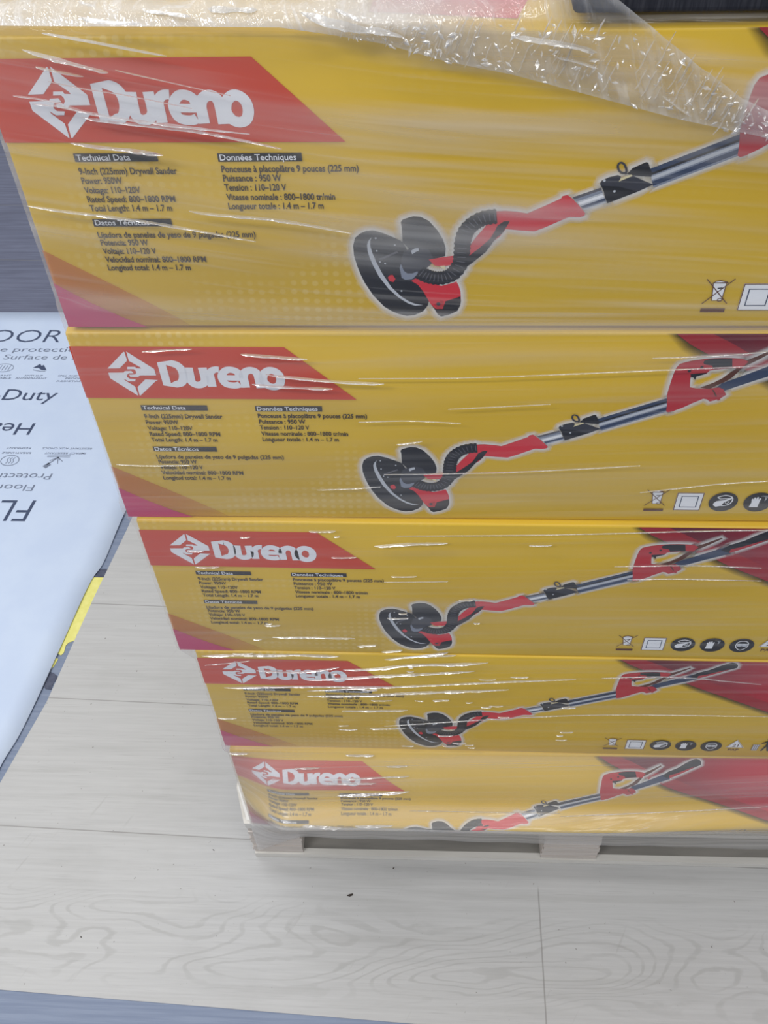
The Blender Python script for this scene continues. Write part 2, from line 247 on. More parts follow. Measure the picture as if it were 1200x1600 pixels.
'E_tl':[(0.0480,0.2284),(0.0487,0.2276),(0.0488,0.2187),(0.0480,0.2171),(0.0400,0.2089),(0.0288,0.2086)],
'E_tr':[(0.0504,0.2286),(0.0711,0.2081),(0.0713,0.2004),(0.0565,0.2004),(0.0546,0.1985),(0.0473,0.1986),(0.0468,0.2012),(0.0524,0.2015),(0.0539,0.2035),(0.0538,0.2058),(0.0525,0.2078),(0.0466,0.2078),(0.0474,0.2106),(0.0544,0.2106),(0.0551,0.2089),(0.0594,0.2087),(0.0587,0.2104),(0.0503,0.2176)],
'E_bl':[(0.0282,0.2035),(0.0424,0.2038),(0.0438,0.2055),(0.0498,0.2058),(0.0512,0.2029),(0.0468,0.2029),(0.0445,0.2006),(0.0444,0.1983),(0.0462,0.1963),(0.0516,0.1960),(0.0505,0.1931),(0.0446,0.1931),(0.0406,0.1963),(0.0415,0.1943),(0.0491,0.1867),(0.0496,0.1757),(0.0490,0.1757),(0.0284,0.1968)],
'E_br':[(0.0512,0.1861),(0.0603,0.1955),(0.0718,0.1947),(0.0696,0.1935),(0.0516,0.1754),(0.0508,0.1760)],
'bin_x1':[(0.5349,0.0498),(0.5558,0.0255)],
'bin_x2':[(0.5572,0.0501),(0.5356,0.0253)],
'bin_body':[(0.5407,0.0458),(0.5511,0.0457),(0.5509,0.0288),(0.5430,0.0285)],
'bin_lid':[(0.5402,0.0460),(0.5426,0.0476),(0.5460,0.0483),(0.5498,0.0473),(0.5523,0.0464)],
'bin_tag':[(0.5450,0.0413),(0.5488,0.0417),(0.5488,0.0406),(0.5452,0.0404)],
'bin_bar':[(0.5359,0.0217),(0.5556,0.0217),(0.5556,0.0194),(0.5367,0.0177)],
'sq_out':[(0.5660,0.0452),(0.5923,0.0455),(0.5918,0.0187),(0.5655,0.0183)],
'sq_in':[(0.5706,0.0398),(0.5872,0.0400),(0.5869,0.0236),(0.5709,0.0234)],
'tri':[(0.7134,0.0523),(0.7021,0.0300),(0.7267,0.0296),(0.7073,0.0248),(0.7211,0.0204)],
}
# folds of the film that catch the ceiling lights: (width class, points along the fold)
FOLDS = [
(3,[(0.0354,-0.0055,1.2429),(0.0570,-0.0055,1.2363),(0.0781,-0.0055,1.2300),(0.0901,-0.0055,1.2268)]),
(2,[(0.0521,-0.0055,1.2536),(0.0787,-0.0055,1.2487),(0.1323,-0.0055,1.2375)]),
(2,[(0.0410,-0.0055,1.2313),(0.0546,-0.0055,1.2280),(0.0722,-0.0055,1.2243)]),
(3,[(0.0499,-0.0055,1.1761),(0.0734,-0.0055,1.1725),(0.0953,-0.0055,1.1698),(0.1156,-0.0055,1.1662)]),
(2,[(0.0022,-0.0055,1.1255),(0.0282,-0.0055,1.1210),(0.0593,-0.0055,1.1164),(0.1063,-0.0055,1.1084),(0.1738,-0.0055,1.0933)]),
(2,[(0.0308,-0.0055,1.2053),(0.0529,-0.0055,1.2033),(0.0699,-0.0055,1.1985),(0.0961,-0.0055,1.1935),(0.1404,-0.0055,1.1870),(0.1808,-0.0055,1.1819)]),
(2,[(0.0623,-0.0055,1.1957),(0.0842,-0.0055,1.1917),(0.1400,-0.0055,1.1846),(0.1756,-0.0055,1.1771),(0.2024,-0.0055,1.1705)]),
(1,[(0.0468,-0.0055,1.2211),(0.0700,-0.0055,1.2159),(0.1000,-0.0055,1.2106),(0.1430,-0.0055,1.2010)]),
(2,[(0.1260,-0.0055,1.1205),(0.1475,-0.0055,1.1171),(0.1959,-0.0055,1.1120),(0.2491,-0.0055,1.1006)]),
(1,[(0.0191,-0.0055,1.2114),(0.0364,-0.0055,1.2090),(0.0535,-0.0055,1.2051)]),
(1,[(0.0954,-0.0055,1.2285),(0.1288,-0.0055,1.2202),(0.1713,-0.0055,1.2099)]),
(3,[(0.1457,-0.0055,0.9800),(0.1705,-0.0055,0.9779),(0.2031,-0.0055,0.9745)]),
(3,[(0.1646,-0.0055,0.9567),(0.2237,-0.0055,0.9495),(0.2691,-0.0055,0.9468)]),
(2,[(0.1511,-0.0055,0.9453),(0.1824,-0.0055,0.9424),(0.2231,-0.0055,0.9404)]),
(1,[(0.1975,-0.0055,0.8049),(0.2329,-0.0055,0.8074),(0.2617,-0.0055,0.8107)]),
(1,[(0.0026,-0.0055,0.8395),(0.0316,-0.0055,0.8381),(0.0777,-0.0055,0.8396)]),
(1,[(0.0596,-0.0055,0.9825),(0.0843,-0.0055,0.9847),(0.1040,-0.0055,0.9855)]),
(1,[(0.2788,-0.0055,0.8704),(0.3030,-0.0055,0.8749)]),
(1,[(0.2655,-0.0055,0.8284),(0.3896,-0.0055,0.8338),(0.5102,-0.0055,0.8445)]),
(1,[(0.2466,-0.0055,0.9527),(0.3535,-0.0055,0.9548),(0.4906,-0.0055,0.9630),(0.5919,-0.0055,0.9693)]),
(3,[(0.2518,-0.0055,0.7161),(0.2894,-0.0055,0.7212),(0.3299,-0.0055,0.7231)]),
(2,[(0.1209,-0.0055,0.5374),(0.1794,-0.0055,0.5392),(0.2219,-0.0055,0.5378)]),
(2,[(0.2234,-0.0055,0.5210),(0.2469,-0.0055,0.5246)]),
(3,[(0.0894,-0.0055,0.4947),(0.1428,-0.0055,0.4995),(0.1999,-0.0055,0.4971)]),
(2,[(0.2526,-0.0055,0.5091),(0.2786,-0.0055,0.5143)]),
(2,[(0.2783,-0.0055,0.4969),(0.3340,-0.0055,0.5105)]),
(2,[(0.2560,-0.0055,0.4917),(0.2933,-0.0055,0.5004),(0.3443,-0.0055,0.5050)]),
(3,[(0.2027,-0.0055,0.4658),(0.2425,-0.0055,0.4703),(0.2900,-0.0055,0.4811),(0.3377,-0.0055,0.4843),(0.3841,-0.0055,0.4889)]),
(3,[(0.1549,-0.0055,0.4392),(0.2131,-0.0055,0.4477),(0.2704,-0.0055,0.4561),(0.3213,-0.0055,0.4626),(0.3683,-0.0055,0.4689)]),
(2,[(0.1524,-0.0055,0.4119),(0.2258,-0.0055,0.4229),(0.2698,-0.0055,0.4278),(0.3273,-0.0055,0.4349),(0.4120,-0.0055,0.4460),(0.4955,-0.0055,0.4539)]),
(3,[(0.1512,-0.0055,0.3987),(0.2106,-0.0055,0.4028),(0.2519,-0.0055,0.4078),(0.2986,-0.0055,0.4145),(0.3563,-0.0055,0.4201),(0.4134,-0.0055,0.4256)]),
(2,[(0.1945,-0.0055,0.3617),(0.2831,-0.0055,0.3673)]),
(2,[(0.2304,-0.0055,0.3137),(0.2798,-0.0055,0.3178)]),
(3,[(0.1935,-0.0135,0.2500),(0.2346,-0.0130,0.2500)]),
(1,[(0.1875,-0.0055,0.3208),(0.2017,-0.0055,0.3214)]),
(1,[(0.2926,-0.0055,0.3930),(0.3044,-0.0055,0.3918)]),
(2,[(0.3161,-0.0055,0.3940),(0.3378,-0.0055,0.3965)]),
(3,[(0.0271,-0.0055,0.4925),(0.0930,-0.0055,0.4978),(0.1232,-0.0055,0.4959)]),
(2,[(0.0914,-0.0055,0.4602),(0.1485,-0.0055,0.4592),(0.1983,-0.0055,0.4717)]),
(2,[(0.0434,-0.0055,0.4157),(0.1468,-0.0055,0.4230),(0.2591,-0.0055,0.4274)]),
(1,[(0.0273,-0.0055,0.4700),(0.0611,-0.0055,0.4773),(0.0862,-0.0055,0.4827)]),
(2,[(0.0262,-0.0154,0.2500),(0.0537,-0.0150,0.2500)]),
(2,[(0.2515,-0.0219,0.2338),(0.2818,-0.0208,0.2352)]),
(2,[(0.1692,-0.0348,0.2132),(0.2386,-0.0311,0.2175),(0.2845,-0.0292,0.2202)]),
(3,[(0.1792,-0.0457,0.1843),(0.2381,-0.0427,0.1900),(0.2846,-0.0410,0.1952)]),
(2,[(0.1190,-0.0263,0.2296),(0.1559,-0.0249,0.2309)]),
(2,[(0.1645,-0.0382,0.2076),(0.2366,-0.0359,0.2089)]),
(4,[(0.0904,-0.0683,0.1319),(0.1352,-0.0776,0.1521),(0.1868,-0.0788,0.1492)]),
(3,[(0.2054,-0.0758,0.1501),(0.2606,-0.0735,0.1508)]),
(1,[(0.5027,-0.0575,0.1610),(0.6725,-0.0446,0.1600),(0.8030,-0.0349,0.1638)]),
(1,[(0.2846,-0.0551,0.1615),(0.3964,-0.0543,0.1623),(0.5028,-0.0536,0.1630)]),
(6,[(0.2244,0.0002,1.2620),(0.2451,-0.0148,1.2620),(0.2646,-0.0055,1.2532),(0.2742,-0.0055,1.2525),(0.2907,-0.0055,1.2482)]),
(3,[(0.2461,0.0043,1.2620),(0.2559,-0.0047,1.2620),(0.2638,-0.0126,1.2620)]),
(3,[(0.0800,-0.0030,1.2620),(0.0982,-0.0103,1.2620),(0.1206,-0.0129,1.2620)]),
(4,[(0.1623,0.0081,1.2620),(0.1774,0.0066,1.2620),(0.1953,0.0050,1.2620)]),
(2,[(0.1196,0.0065,1.2620),(0.1358,0.0021,1.2620),(0.1528,-0.0033,1.2620)]),
(2,[(0.0720,0.0222,1.2620),(0.0860,0.0146,1.2620)]),
(5,[(0.3613,-0.0055,1.2477),(0.3823,-0.0055,1.2442),(0.4004,-0.0055,1.2411),(0.4175,-0.0055,1.2367)]),
(2,[(0.3916,-0.0055,1.2337),(0.4066,-0.0055,1.2302),(0.4198,-0.0055,1.2258)]),
(2,[(0.4651,-0.0055,1.2070),(0.4773,-0.0055,1.1988),(0.4872,-0.0055,1.1924)]),
(1,[(0.2760,-0.0055,0.7338),(0.4357,-0.0055,0.7391),(0.5908,-0.0055,0.7484),(0.6545,-0.0055,0.7507)]),
(1,[(0.2601,-0.0055,0.6524),(0.3312,-0.0055,0.6553)]),
(1,[(0.5263,-0.0055,0.6638),(0.5810,-0.0055,0.6663),(0.6701,-0.0055,0.6651)]),
(1,[(0.5092,-0.0055,0.6863),(0.5897,-0.0055,0.6904),(0.6643,-0.0055,0.6877)]),
(1,[(0.2501,-0.0055,0.3219),(0.5061,-0.0055,0.3633),(0.7539,-0.0055,0.3709)]),
(1,[(0.5267,-0.0055,0.4581),(0.6124,-0.0055,0.4644),(0.7253,-0.0055,0.4505)]),
(1,[(0.4989,-0.0055,0.9774),(0.5519,-0.0055,0.9804),(0.5932,-0.0055,0.9848)]),
(1,[(0.2439,-0.0055,0.8994),(0.2913,-0.0055,0.9015),(0.3383,-0.0055,0.8987)]),
(1,[(0.3262,-0.0055,0.9163),(0.4177,-0.0055,0.9234)]),
(1,[(0.5165,-0.0055,0.8061),(0.5879,-0.0055,0.8194),(0.6352,-0.0055,0.8246)]),
]

# ------------------------------------------------------------------ mesh helpers
class MB:
    """collects faces (with a material and a tint per vertex) into one mesh"""
    def __init__(s): s.v = []; s.f = []; s.m = []; s.tint = []; s.mats = []
    def mi(s, mt):
        if mt not in s.mats: s.mats.append(mt)
        return s.mats.index(mt)
    def add(s, vs, fs, mt, tint=None):
        o = len(s.v); s.v += [tuple(p) for p in vs]; s.tint += list(tint) if tint is not None else [1.]*len(vs)
        for q in fs: s.f.append([o+i for i in q]); s.m.append(s.mi(mt))
    def box(s, a, b, mt):
        x0, y0, z0 = a; x1, y1, z1 = b
        s.add([(x0, y0, z0), (x1, y0, z0), (x1, y1, z0), (x0, y1, z0), (x0, y0, z1), (x1, y0, z1), (x1, y1, z1), (x0, y1, z1)],
              [(0, 3, 2, 1), (4, 5, 6, 7), (0, 1, 5, 4), (1, 2, 6, 5), (2, 3, 7, 6), (3, 0, 4, 7)], mt)
    def build(s, name, parent=None, smooth=False, warp=None, cut=None):
        me = bpy.data.meshes.new(name); me.from_pydata(s.v, [], s.f)
        for mt in s.mats: me.materials.append(mt)
        me.polygons.foreach_set('material_index', s.m)
        at = me.attributes.new('tint', 'FLOAT', 'POINT'); at.data.foreach_set('value', s.tint)
        if cut:
            bm = bmesh.new(); bm.from_mesh(me)
            for _ in range(6):
                es = [e for e in bm.edges if e.calc_length() > cut]
                if not es: break
                bmesh.ops.subdivide_edges(bm, edges=es, cuts=1, use_grid_fill=False)
                bmesh.ops.triangulate(bm, faces=[f for f in bm.faces if len(f.verts) > 4])
            bm.to_mesh(me); bm.free()
        if warp:
            for v in me.vertices: v.co = warp(v.co)
        if smooth: me.polygons.foreach_set('use_smooth', [True]*len(me.polygons))
        me.update(); o = bpy.data.objects.new(name, me); C.objects.link(o)
        if parent: o.parent = parent
        return o
def tag(o, label=None, cat=None, group=None, kind=None):
    for k, v in (('label', label), ('category', cat), ('group', group), ('kind', kind)):
        if v: o[k] = v
    return o
def empty(name, loc=(0, 0, 0), rot=(0, 0, 0)):
    o = bpy.data.objects.new(name, None); C.objects.link(o); o.location = loc; o.rotation_euler = rot; return o

EPS, STEP = .0004, .00012
def flat(b, pts, layer, mt, tint=None):
    """filled outline printed on a carton face"""
    vs = [Vector((p[0], 0, p[1])) for p in pts]
    tri = tessellate_polygon([[Vector((p[0], p[1], 0)) for p in pts]])
    out = []
    for q in tri:
        a, c, d = (pts[i] for i in q)
        s = (c[0]-a[0])*(d[1]-a[1]) - (c[1]-a[1])*(d[0]-a[0])
        out.append(q if s > 0 else q[::-1])
    b.add([(p[0], -EPS-layer*STEP, p[1]) for p in pts], out, mt, tint)
def area(pts): return sum(pts[i][0]*pts[(i+1) % len(pts)][1]-pts[(i+1) % len(pts)][0]*pts[i][1] for i in range(len(pts)))
def strip_pts(pts, widths, closed=False):
    n = len(pts); L = []; R_ = []
    for i, p in enumerate(pts):
        a = pts[(i-1) % n] if closed or i > 0 else p; c = pts[(i+1) % n] if closed or i < n-1 else p
        dx, dy = c[0]-a[0], c[1]-a[1]; l = math.hypot(dx, dy) or 1; w_ = (widths[i] if hasattr(widths, '__len__') else widths)/2
        L.append((p[0]-dy/l*w_, p[1]+dx/l*w_)); R_.append((p[0]+dy/l*w_, p[1]-dx/l*w_))
    return L, R_
def stroke(b, pts, width, layer, mt, closed=False):
    L, R_ = strip_pts(pts, width, closed); n = len(pts); k = n if closed else n-1
    b.add([(p[0], -EPS-layer*STEP, p[1]) for p in L+R_], [(n+i, n+(i+1) % n, (i+1) % n, i) for i in range(k)], mt)
def smooth_line(pts, sub=5, closed=False):
    n = len(pts); o = []
    rng = range(n if closed else n-1)
    for i in rng:
        if closed: p0, p1, p2, p3 = (pts[(i+j) % n] for j in (-1, 0, 1, 2))
        else: p0, p1, p2, p3 = pts[max(i-1, 0)], pts[i], pts[i+1], pts[min(i+2, n-1)]
        for k in range(sub):
            t_ = k/sub
            o.append(tuple(.5*((2*b_)+(c_-a_)*t_+(2*a_-5*b_+4*c_-d_)*t_*t_+(3*b_-a_-3*c_+d_)*t_**3) for a_, b_, c_, d_ in zip(p0, p1, p2, p3)))
    if not closed: o.append(tuple(pts[-1]))
    return o
def halo(b, pts, dist, layer, mt='halo', a0=.85):
    """printed edge glow: a ring fading outward from an outline"""
    pts = list(pts)
    if area(pts) < 0: pts = pts[::-1]
    n = len(pts); out = []
    for i in range(n):
        a, p, c = pts[i-1], pts[i], pts[(i+1) % n]
        e1 = Vector((p[0]-a[0], p[1]-a[1])); e2 = Vector((c[0]-p[0], c[1]-p[1]))
        if e1.length < 1e-6 or e2.length < 1e-6: out.append(p); continue
        n1 = Vector((e1.y, -e1.x)).normalized(); n2 = Vector((e2.y, -e2.x)).normalized(); s = n1+n2
        if s.length < .3: s = n1
        s = s.normalized(); out.append((p[0]+s.x*dist, p[1]+s.y*dist))
    y = -EPS-layer*STEP
    b.add([(p[0], y, p[1]) for p in pts]+[(p[0], y, p[1]) for p in out], [(n+i, n+(i+1) % n, (i+1) % n, i) for i in range(n)], M[mt], [a0]*n+[0]*n)
def ell(cx, cy, rx, ry, n=28): return [(cx+rx*math.cos(2*math.pi*i/n), cy+ry*math.sin(2*math.pi*i/n)) for i in range(n)]

_txt = {}
def text_mesh(s, bold):
    k = (s, bold)
    if k not in _txt:
        cu = bpy.data.curves.new('lettering', 'FONT'); cu.body = s; cu.size = 1; cu.offset = bold; cu.resolution_u = 3; cu.fill_mode = 'FRONT'
        o = bpy.data.objects.new('lettering', cu); C.objects.link(o); dg = bpy.context.evaluated_depsgraph_get()
        me = o.evaluated_get(dg).to_mesh(); vs = [(v.co.x, v.co.y) for v in me.vertices]; fs = []
        for p in me.polygons:
            q = list(p.vertices); pts = [vs[i] for i in q]; fs.append(q if area(pts) > 0 else q[::-1])
        o.evaluated_get(dg).to_mesh_clear(); bpy.data.objects.remove(o); bpy.data.curves.remove(cu)
        _txt[k] = (vs, fs)
    return _txt[k]
CAPH = max(v[1] for v in text_mesh('H', 0.)[0])
def lettering(b, s, x0, x1, y0, cap, bold, place, mt):
    """text from x0 to x1 on baseline y0, capitals cap high; place(x, y) -> 3D"""
    vs, fs = text_mesh(s, bold); lo = min(v[0] for v in vs); hi = max(v[0] for v in vs); k = (x1-x0)/(hi-lo)
    b.add([place(x0+(v[0]-lo)*k, y0+v[1]*cap/CAPH) for v in vs], fs, mt)
def on_face(layer): return lambda x, y: (x, -EPS-layer*STEP, y)

# ------------------------------------------------------------------ setting: floor
FZ = -.142
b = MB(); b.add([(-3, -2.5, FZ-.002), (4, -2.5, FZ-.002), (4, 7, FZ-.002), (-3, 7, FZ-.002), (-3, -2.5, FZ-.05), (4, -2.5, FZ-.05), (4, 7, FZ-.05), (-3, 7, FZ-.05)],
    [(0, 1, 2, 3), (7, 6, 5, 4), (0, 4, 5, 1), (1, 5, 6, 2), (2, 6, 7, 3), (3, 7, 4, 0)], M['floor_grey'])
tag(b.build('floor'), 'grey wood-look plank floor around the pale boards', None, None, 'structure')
b = MB(); pl = [(-.557, -.232), (2.2, -.345), (2.2, 2.2), (-.19, 2.2), (-.371, .72), (-.402, .53), (-.436, .28), (-.49, .06)]
n = len(pl)
b.add([(x, y, FZ) for x, y in pl]+[(x, y, FZ-.002) for x, y in pl], [tuple(range(n))]+[(n+i, n+(i+1) % n, (i+1) % n, i) for i in range(n)], M['floor_pale'])
tag(b.build('floor_pale_planks'), 'pale oak plank boards laid under the pallet', None, None, 'structure')

# ------------------------------------------------------------------ carton artwork
def banner(b):
    p = [(0, .1722), (.0, .2342), (.1906, .2335), (.2513, .1707)]; flat(b, p[::-1], 2, M['banner'])
def emblem(b):
    for k in ('E_tl', 'E_tr', 'E_bl', 'E_br'): flat(b, D[k], 4, M['white'])
def brand(b):
    W = .0080
    stroke(b, smooth_line(D['L_D'][2:9], 4)+[D['L_D'][9], D['L_D'][0]], W, 4, M['white'], True)
    stroke(b, smooth_line(D['L_u'], 5), W, 4, M['white']); stroke(b, D['L_r1'], W, 4, M['white']); stroke(b, smooth_line(D['L_r2'], 5), W*.9, 4.4, M['white'])
    stroke(b, D['L_e'][:3], W*.8, 4.4, M['white']); stroke(b, smooth_line(D['L_e'][2:], 5), W*.92, 4, M['white'])
    stroke(b, smooth_line(D['L_n'], 5), W, 4, M['white']); stroke(b, smooth_line(D['L_o'], 5, True), W, 4, M['white'], True)
SPECS = [('9-Inch (225mm) Drywall Sander', .0490, .1235, .1461), ('Power: 950W', .0491, .0801, .1382), ('Voltage: 110–120V', .0491, .0923, .1302),
 ('Rated Speed: 800–1800 RPM', .0494, .1177, .1224), ('Total Length: 1.4 m – 1.7 m', .0494, .1137, .1145),
 ('Lijadora de paneles de yeso de 9 pulgadas (225 mm)', .0495, .1755, .0905), ('Potencia: 950 W', .0500, .0883, .0833), ('Voltaje: 110–120 V', .0498, .0931, .0753),
 ('Velocidad nominal: 800–1800 RPM', .0498, .1323, .0673), ('Longitud total: 1.4 m – 1.7 m', .0500, .1183, .0593),
 ('Ponceuse à placoplâtre 9 pouces (225 mm)', .1572, .2596, .1472), ('Puissance : 950 W', .1573, .2012, .1396), ('Tension : 110–120 V', .1572, .2042, .1318),
 ('Vitesse nominale : 800–1800 tr/min', .1574, .2406, .1236), ('Longueur totale : 1.4 m – 1.7 m', .1577, .2312, .1158)]
HEADS = [('Technical Data', .0502, .0907, .0486, .1112, .1564, .1632), ('Datos Técnicos', .0502, .0930, .0486, .1110, .1008, .1076), ('Données Techniques', .1575, .2142, .1560, .2183, .1557, .1625)]
def data_text(b):
    for s, x0, x1, y in SPECS: lettering(b, s, x0, x1, y, .0053, .022, on_face(3), M['ink'])
    for s, x0, x1, a, c, y0, y1 in HEADS:
        flat(b, [(a, y0), (c, y0), (c, y1), (a, y1)], 2.5, M['black']); lettering(b, s, x0, x1, y0+.0012, .0047, .014, on_face(4), M['white'])
def orange_art(b):
    o = D['orange']; n = len(o)
    pts = o+[(0, 0)]
    flat(b, pts, 1, M['orange'], [.62, .6, .52, .4, .2, .05, .6])
def magenta_art(b):
    flat(b, D['pink'][:-1]+[(.0700, .0), (0, 0)], 1.6, M['pink'])
def crimson_art(b):
    L = LEN
    O = [(max(x, .5), min(y, .2497)) for x, y in D['O']]+[(.80, .098), (.90, .052), (L, .0)]
    O[0] = (.5255, .2497); O[1] = (.5400, .2363)
    flat(b, O+[(L, .2497)], 1.5, M['crimson'])
    flat(b, O+[(x+.032, min(y+.003, .2497)) if i else (.5560, .2497) for i, (x, y) in reversed(list(enumerate(O)))], 1.8, M['stripe'])
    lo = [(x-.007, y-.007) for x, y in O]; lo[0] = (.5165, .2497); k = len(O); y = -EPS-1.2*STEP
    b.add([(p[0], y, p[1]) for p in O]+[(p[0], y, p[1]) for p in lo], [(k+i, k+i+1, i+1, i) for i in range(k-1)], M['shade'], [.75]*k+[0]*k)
def sander(b):
    LIGHT = ((.16, 'rib'), (.34, 'steel'), (.44, 'silver'), (.60, 'white'), (.70, 'silver'), (.86, 'navy'), (.93, 'steel'), (1, 'silver')); DARKT = ((.22, 'navy'), (.34, 'black'), (.41, 'steel'), (.58, 'silver'), (.66, 'steel'), (.90, 'navy'), (1, 'steel'))
    def tube(q, l, bands):      # shaded bands along a printed tube
        a0, a1, c1, c0 = q; s0 = 0
        mixp = lambda p, r, s: (p[0]+(r[0]-p[0])*s, p[1]+(r[1]-p[1])*s)
        for s1, k in bands: flat(b, [mixp(a0, c0, s0), mixp(a1, c1, s0), mixp(a1, c1, s1), mixp(a0, c0, s1)], l, M[k]); s0 = s1
    hose = smooth_line(D['hose'], 5); hw = .0128
    wv = [hw*(1+.07*(1 if i % 2 else -1)) for i in range(len(hose))]
    HL, HR = strip_pts(hose, wv); hose_out = HL+HR[::-1]
    for k in ('disc', 'back_disc', 'gun', 'arm', 'pole_low', 'clamp', 'flap', 'pole_up', 'handle', 'strap', 'pole_top', 'pole_end', 'cord'): halo(b, D[k], .0062, 2)
    halo(b, hose_out, .0062, 2.1)
    f = lambda k, l, c: flat(b, D[k], l, M[c])
    f('disc', 3, 'black'); f('back_disc', 3.3, 'black'); f('arc', 3.8, 'silver'); f('bar_grey', 3.8, 'rib'); f('motor', 4, 'dark'); f('motor_blue', 4.4, 'steel'); f('motor_light', 4.4, 'silver'); f('button', 4.4, 'red')
    for x, y in ((.2701, .0893), (.2705, .0775), (.2726, .0670), (.2768, .0655), (.2895, .0385), (.2850, .0830)): flat(b, ell(x, y, .0008, .0008, 8), 4.2, M['silver'])
    f('arm_low', 4.6, 'red'); f('gap', 4.8, 'pale')
    f('gun', 3.6, 'red'); f('gun_black', 4, 'black'); f('gun_ring', 4.4, 'redlow'); flat(b, ell(.3200, .0252, .0018, .0018, 12), 4.6, M['dark'])
    tube(D['pole_low'], 3.4, LIGHT); f('arm', 4, 'red'); f('slot', 4.5, 'black')
    flat(b, hose_out, 5, M['black'])
    for i in range(1, len(hose)-1, 2):
        a, c = HL[i], HR[i]; q = [(a[0]+(c[0]-a[0])*s, a[1]+(c[1]-a[1])*s) for s in (.25, .75)]
        stroke(b, q, .0007, 5.5, M['rib'])
    tube(D['pole_up'], 3.4, DARKT); f('clamp', 4.2, 'dark'); f('clamp_dark', 4.6, 'black'); f('flap', 4.2, 'black'); f('clamp_gap', 4.8, 'pale')
    stroke(b, smooth_line(D['ring'], 4), .0016, 5, M['dark'])
    for p in D['rivet']: flat(b, ell(p[0], p[1], .0010, .0010, 10), 5.2, M['silver'])
    f('pole_top', 3.2, 'navy'); f('pole_end', 3.8, 'black'); f('pole_end_red', 4.1, 'redlow'); f('cord', 3.4, 'brown')
    f('handle', 4, 'redmid'); f('strap', 4.4, 'brown'); f('grip', 4.6, 'black'); f('trigger', 4.6, 'black'); f('base_dark', 4.6, 'redlow'); f('base_line', 4.9, 'brown')
    for p in D['dots']: flat(b, ell(p[0], p[1], .0015, .0016, 10), 4.8, M['black'])
def icons(b):
    K = M['brown']; Wt = M['white']
    # crossed-out bin over a bar
    flat(b, D['bin_body'], 3, Wt); stroke(b, D['bin_body'], .0007, 3.6, K, True); flat(b, D['bin_lid'], 3, Wt); stroke(b, D['bin_lid'], .0009, 3.6, K, True); flat(b, D['bin_tag'], 4, M['black'])
    stroke(b, D['bin_x1'], .0008, 4.4, K); stroke(b, D['bin_x2'], .0008, 4.4, K); stroke(b, ell(.5492, .0292, .0018, .0016, 10), .0007, 4.4, K, True)
    flat(b, [(.5359, .0166), (.5556, .0166), (.5556, .0206), (.5359, .0206)], 3, K)
    # square in a square
    sq = lambda x0, y0, x1, y1: [(x0, y0), (x1, y0), (x1, y1), (x0, y1)]
    flat(b, sq(.5655, .0184, .5920, .0453), 3, Wt); stroke(b, sq(.5660, .0189, .5915, .0448), .0011, 3.6, K, True); stroke(b, sq(.5708, .0235, .5871, .0399), .0014, 3.6, M['navy'], True)
    for cx in (.6130, .6475, .6820): flat(b, ell(cx, .0318, .0143, .0146), 3, M['black'])
    # respirator
    cx, cy = .6130, .0318
    flat(b, [(cx-.0092, cy-.002), (cx-.007, cy+.0012), (cx+.001, cy+.003), (cx+.0075, cy+.0072), (cx+.0085, cy+.0055), (cx+.001, cy-.0005), (cx-.001, cy-.006), (cx-.006, cy-.0075), (cx-.0092, cy-.005)], 3.6, Wt)
    stroke(b, smooth_line([(cx-.007, cy+.007), (cx, cy+.0100), (cx+.0070, cy+.0075), (cx+.0085, cy+.002), (cx+.006, cy-.004), (cx-.001, cy-.006)], 4), .0012, 3.6, Wt)
    stroke(b, [(cx-.007, cy+.007), (cx-.004, cy+.0045), (cx+.006, cy+.0055)], .001, 3.6, Wt); stroke(b, [(cx+.002, cy-.001), (cx+.0045, cy-.0030), (cx+.0055, cy+.001)], .001, 3.6, Wt)
    # glove
    cx = .6475
    flat(b, [(cx-.0075, cy-.0075), (cx+.0010, cy-.0075), (cx+.0012, cy+.002), (cx+.0018, cy+.006), (cx+.0004, cy+.0064), (cx-.0006, cy+.004), (cx-.0012, cy+.0078), (cx-.0026, cy+.0078), (cx-.003, cy+.0042), (cx-.004, cy+.0074), (cx-.0054, cy+.0070), (cx-.0052, cy+.004), (cx-.0064, cy+.0056), (cx-.0074, cy+.0046), (cx-.0066, cy-.001)], 3.6, Wt)
    for k in range(3): stroke(b, smooth_line([(cx+.001+k*.0022, cy+.0085), (cx+.003+k*.0020, cy+.0098), (cx+.0055+k*.001, cy+.0075), (cx+.006, cy+.002)], 3), .0004, 3.6, M['silver'])
    # goggled face
    cx = .6820
    stroke(b, smooth_line([(cx-.007, cy+.003), (cx-.006, cy-.004), (cx, cy-.0095), (cx+.006, cy-.004), (cx+.007, cy+.003), (cx+.005, cy+.008), (cx, cy+.0095), (cx-.005, cy+.008)], 3, True), .0010, 3.6, Wt, True)
    flat(b, ell(cx-.003, cy+.0005, .0032, .0026, 14), 3.8, M['silver']); flat(b, ell(cx+.003, cy+.0005, .0032, .0026, 14), 3.8, M['silver']); stroke(b, [(cx-.007, cy+.0035), (cx+.007, cy+.0035)], .0012, 3.8, Wt)
    # paper recycling triangle with its letters
    tr = [(.7134, .0523), (.7021, .0298), (.7265, .0298)]; flat(b, tr, 3, Wt); stroke(b, [(.7132, .0510), (.7033, .0304), (.7250, .0304)], .0010, 3.6, K, True)
    lettering(b, '21', .7100, .7180, .0326, .0075, .012, on_face(4), K); lettering(b, 'PAP', .7066, .7212, .0205, .0055, .014, on_face(3), K)
    # figure dropping litter in a basket
    flat(b, [(.7385, .0225), (.7450, .0225), (.7470, .0395), (.7372, .0395)], 3, M['silver'])
    for k in range(4): stroke(b, [(.7380+k*.0025, .0230), (.7376+k*.0028, .0390)], .0006, 3.6, K)
    flat(b, ell(.7560, .0545, .0030, .0030, 14), 3, M['black'])
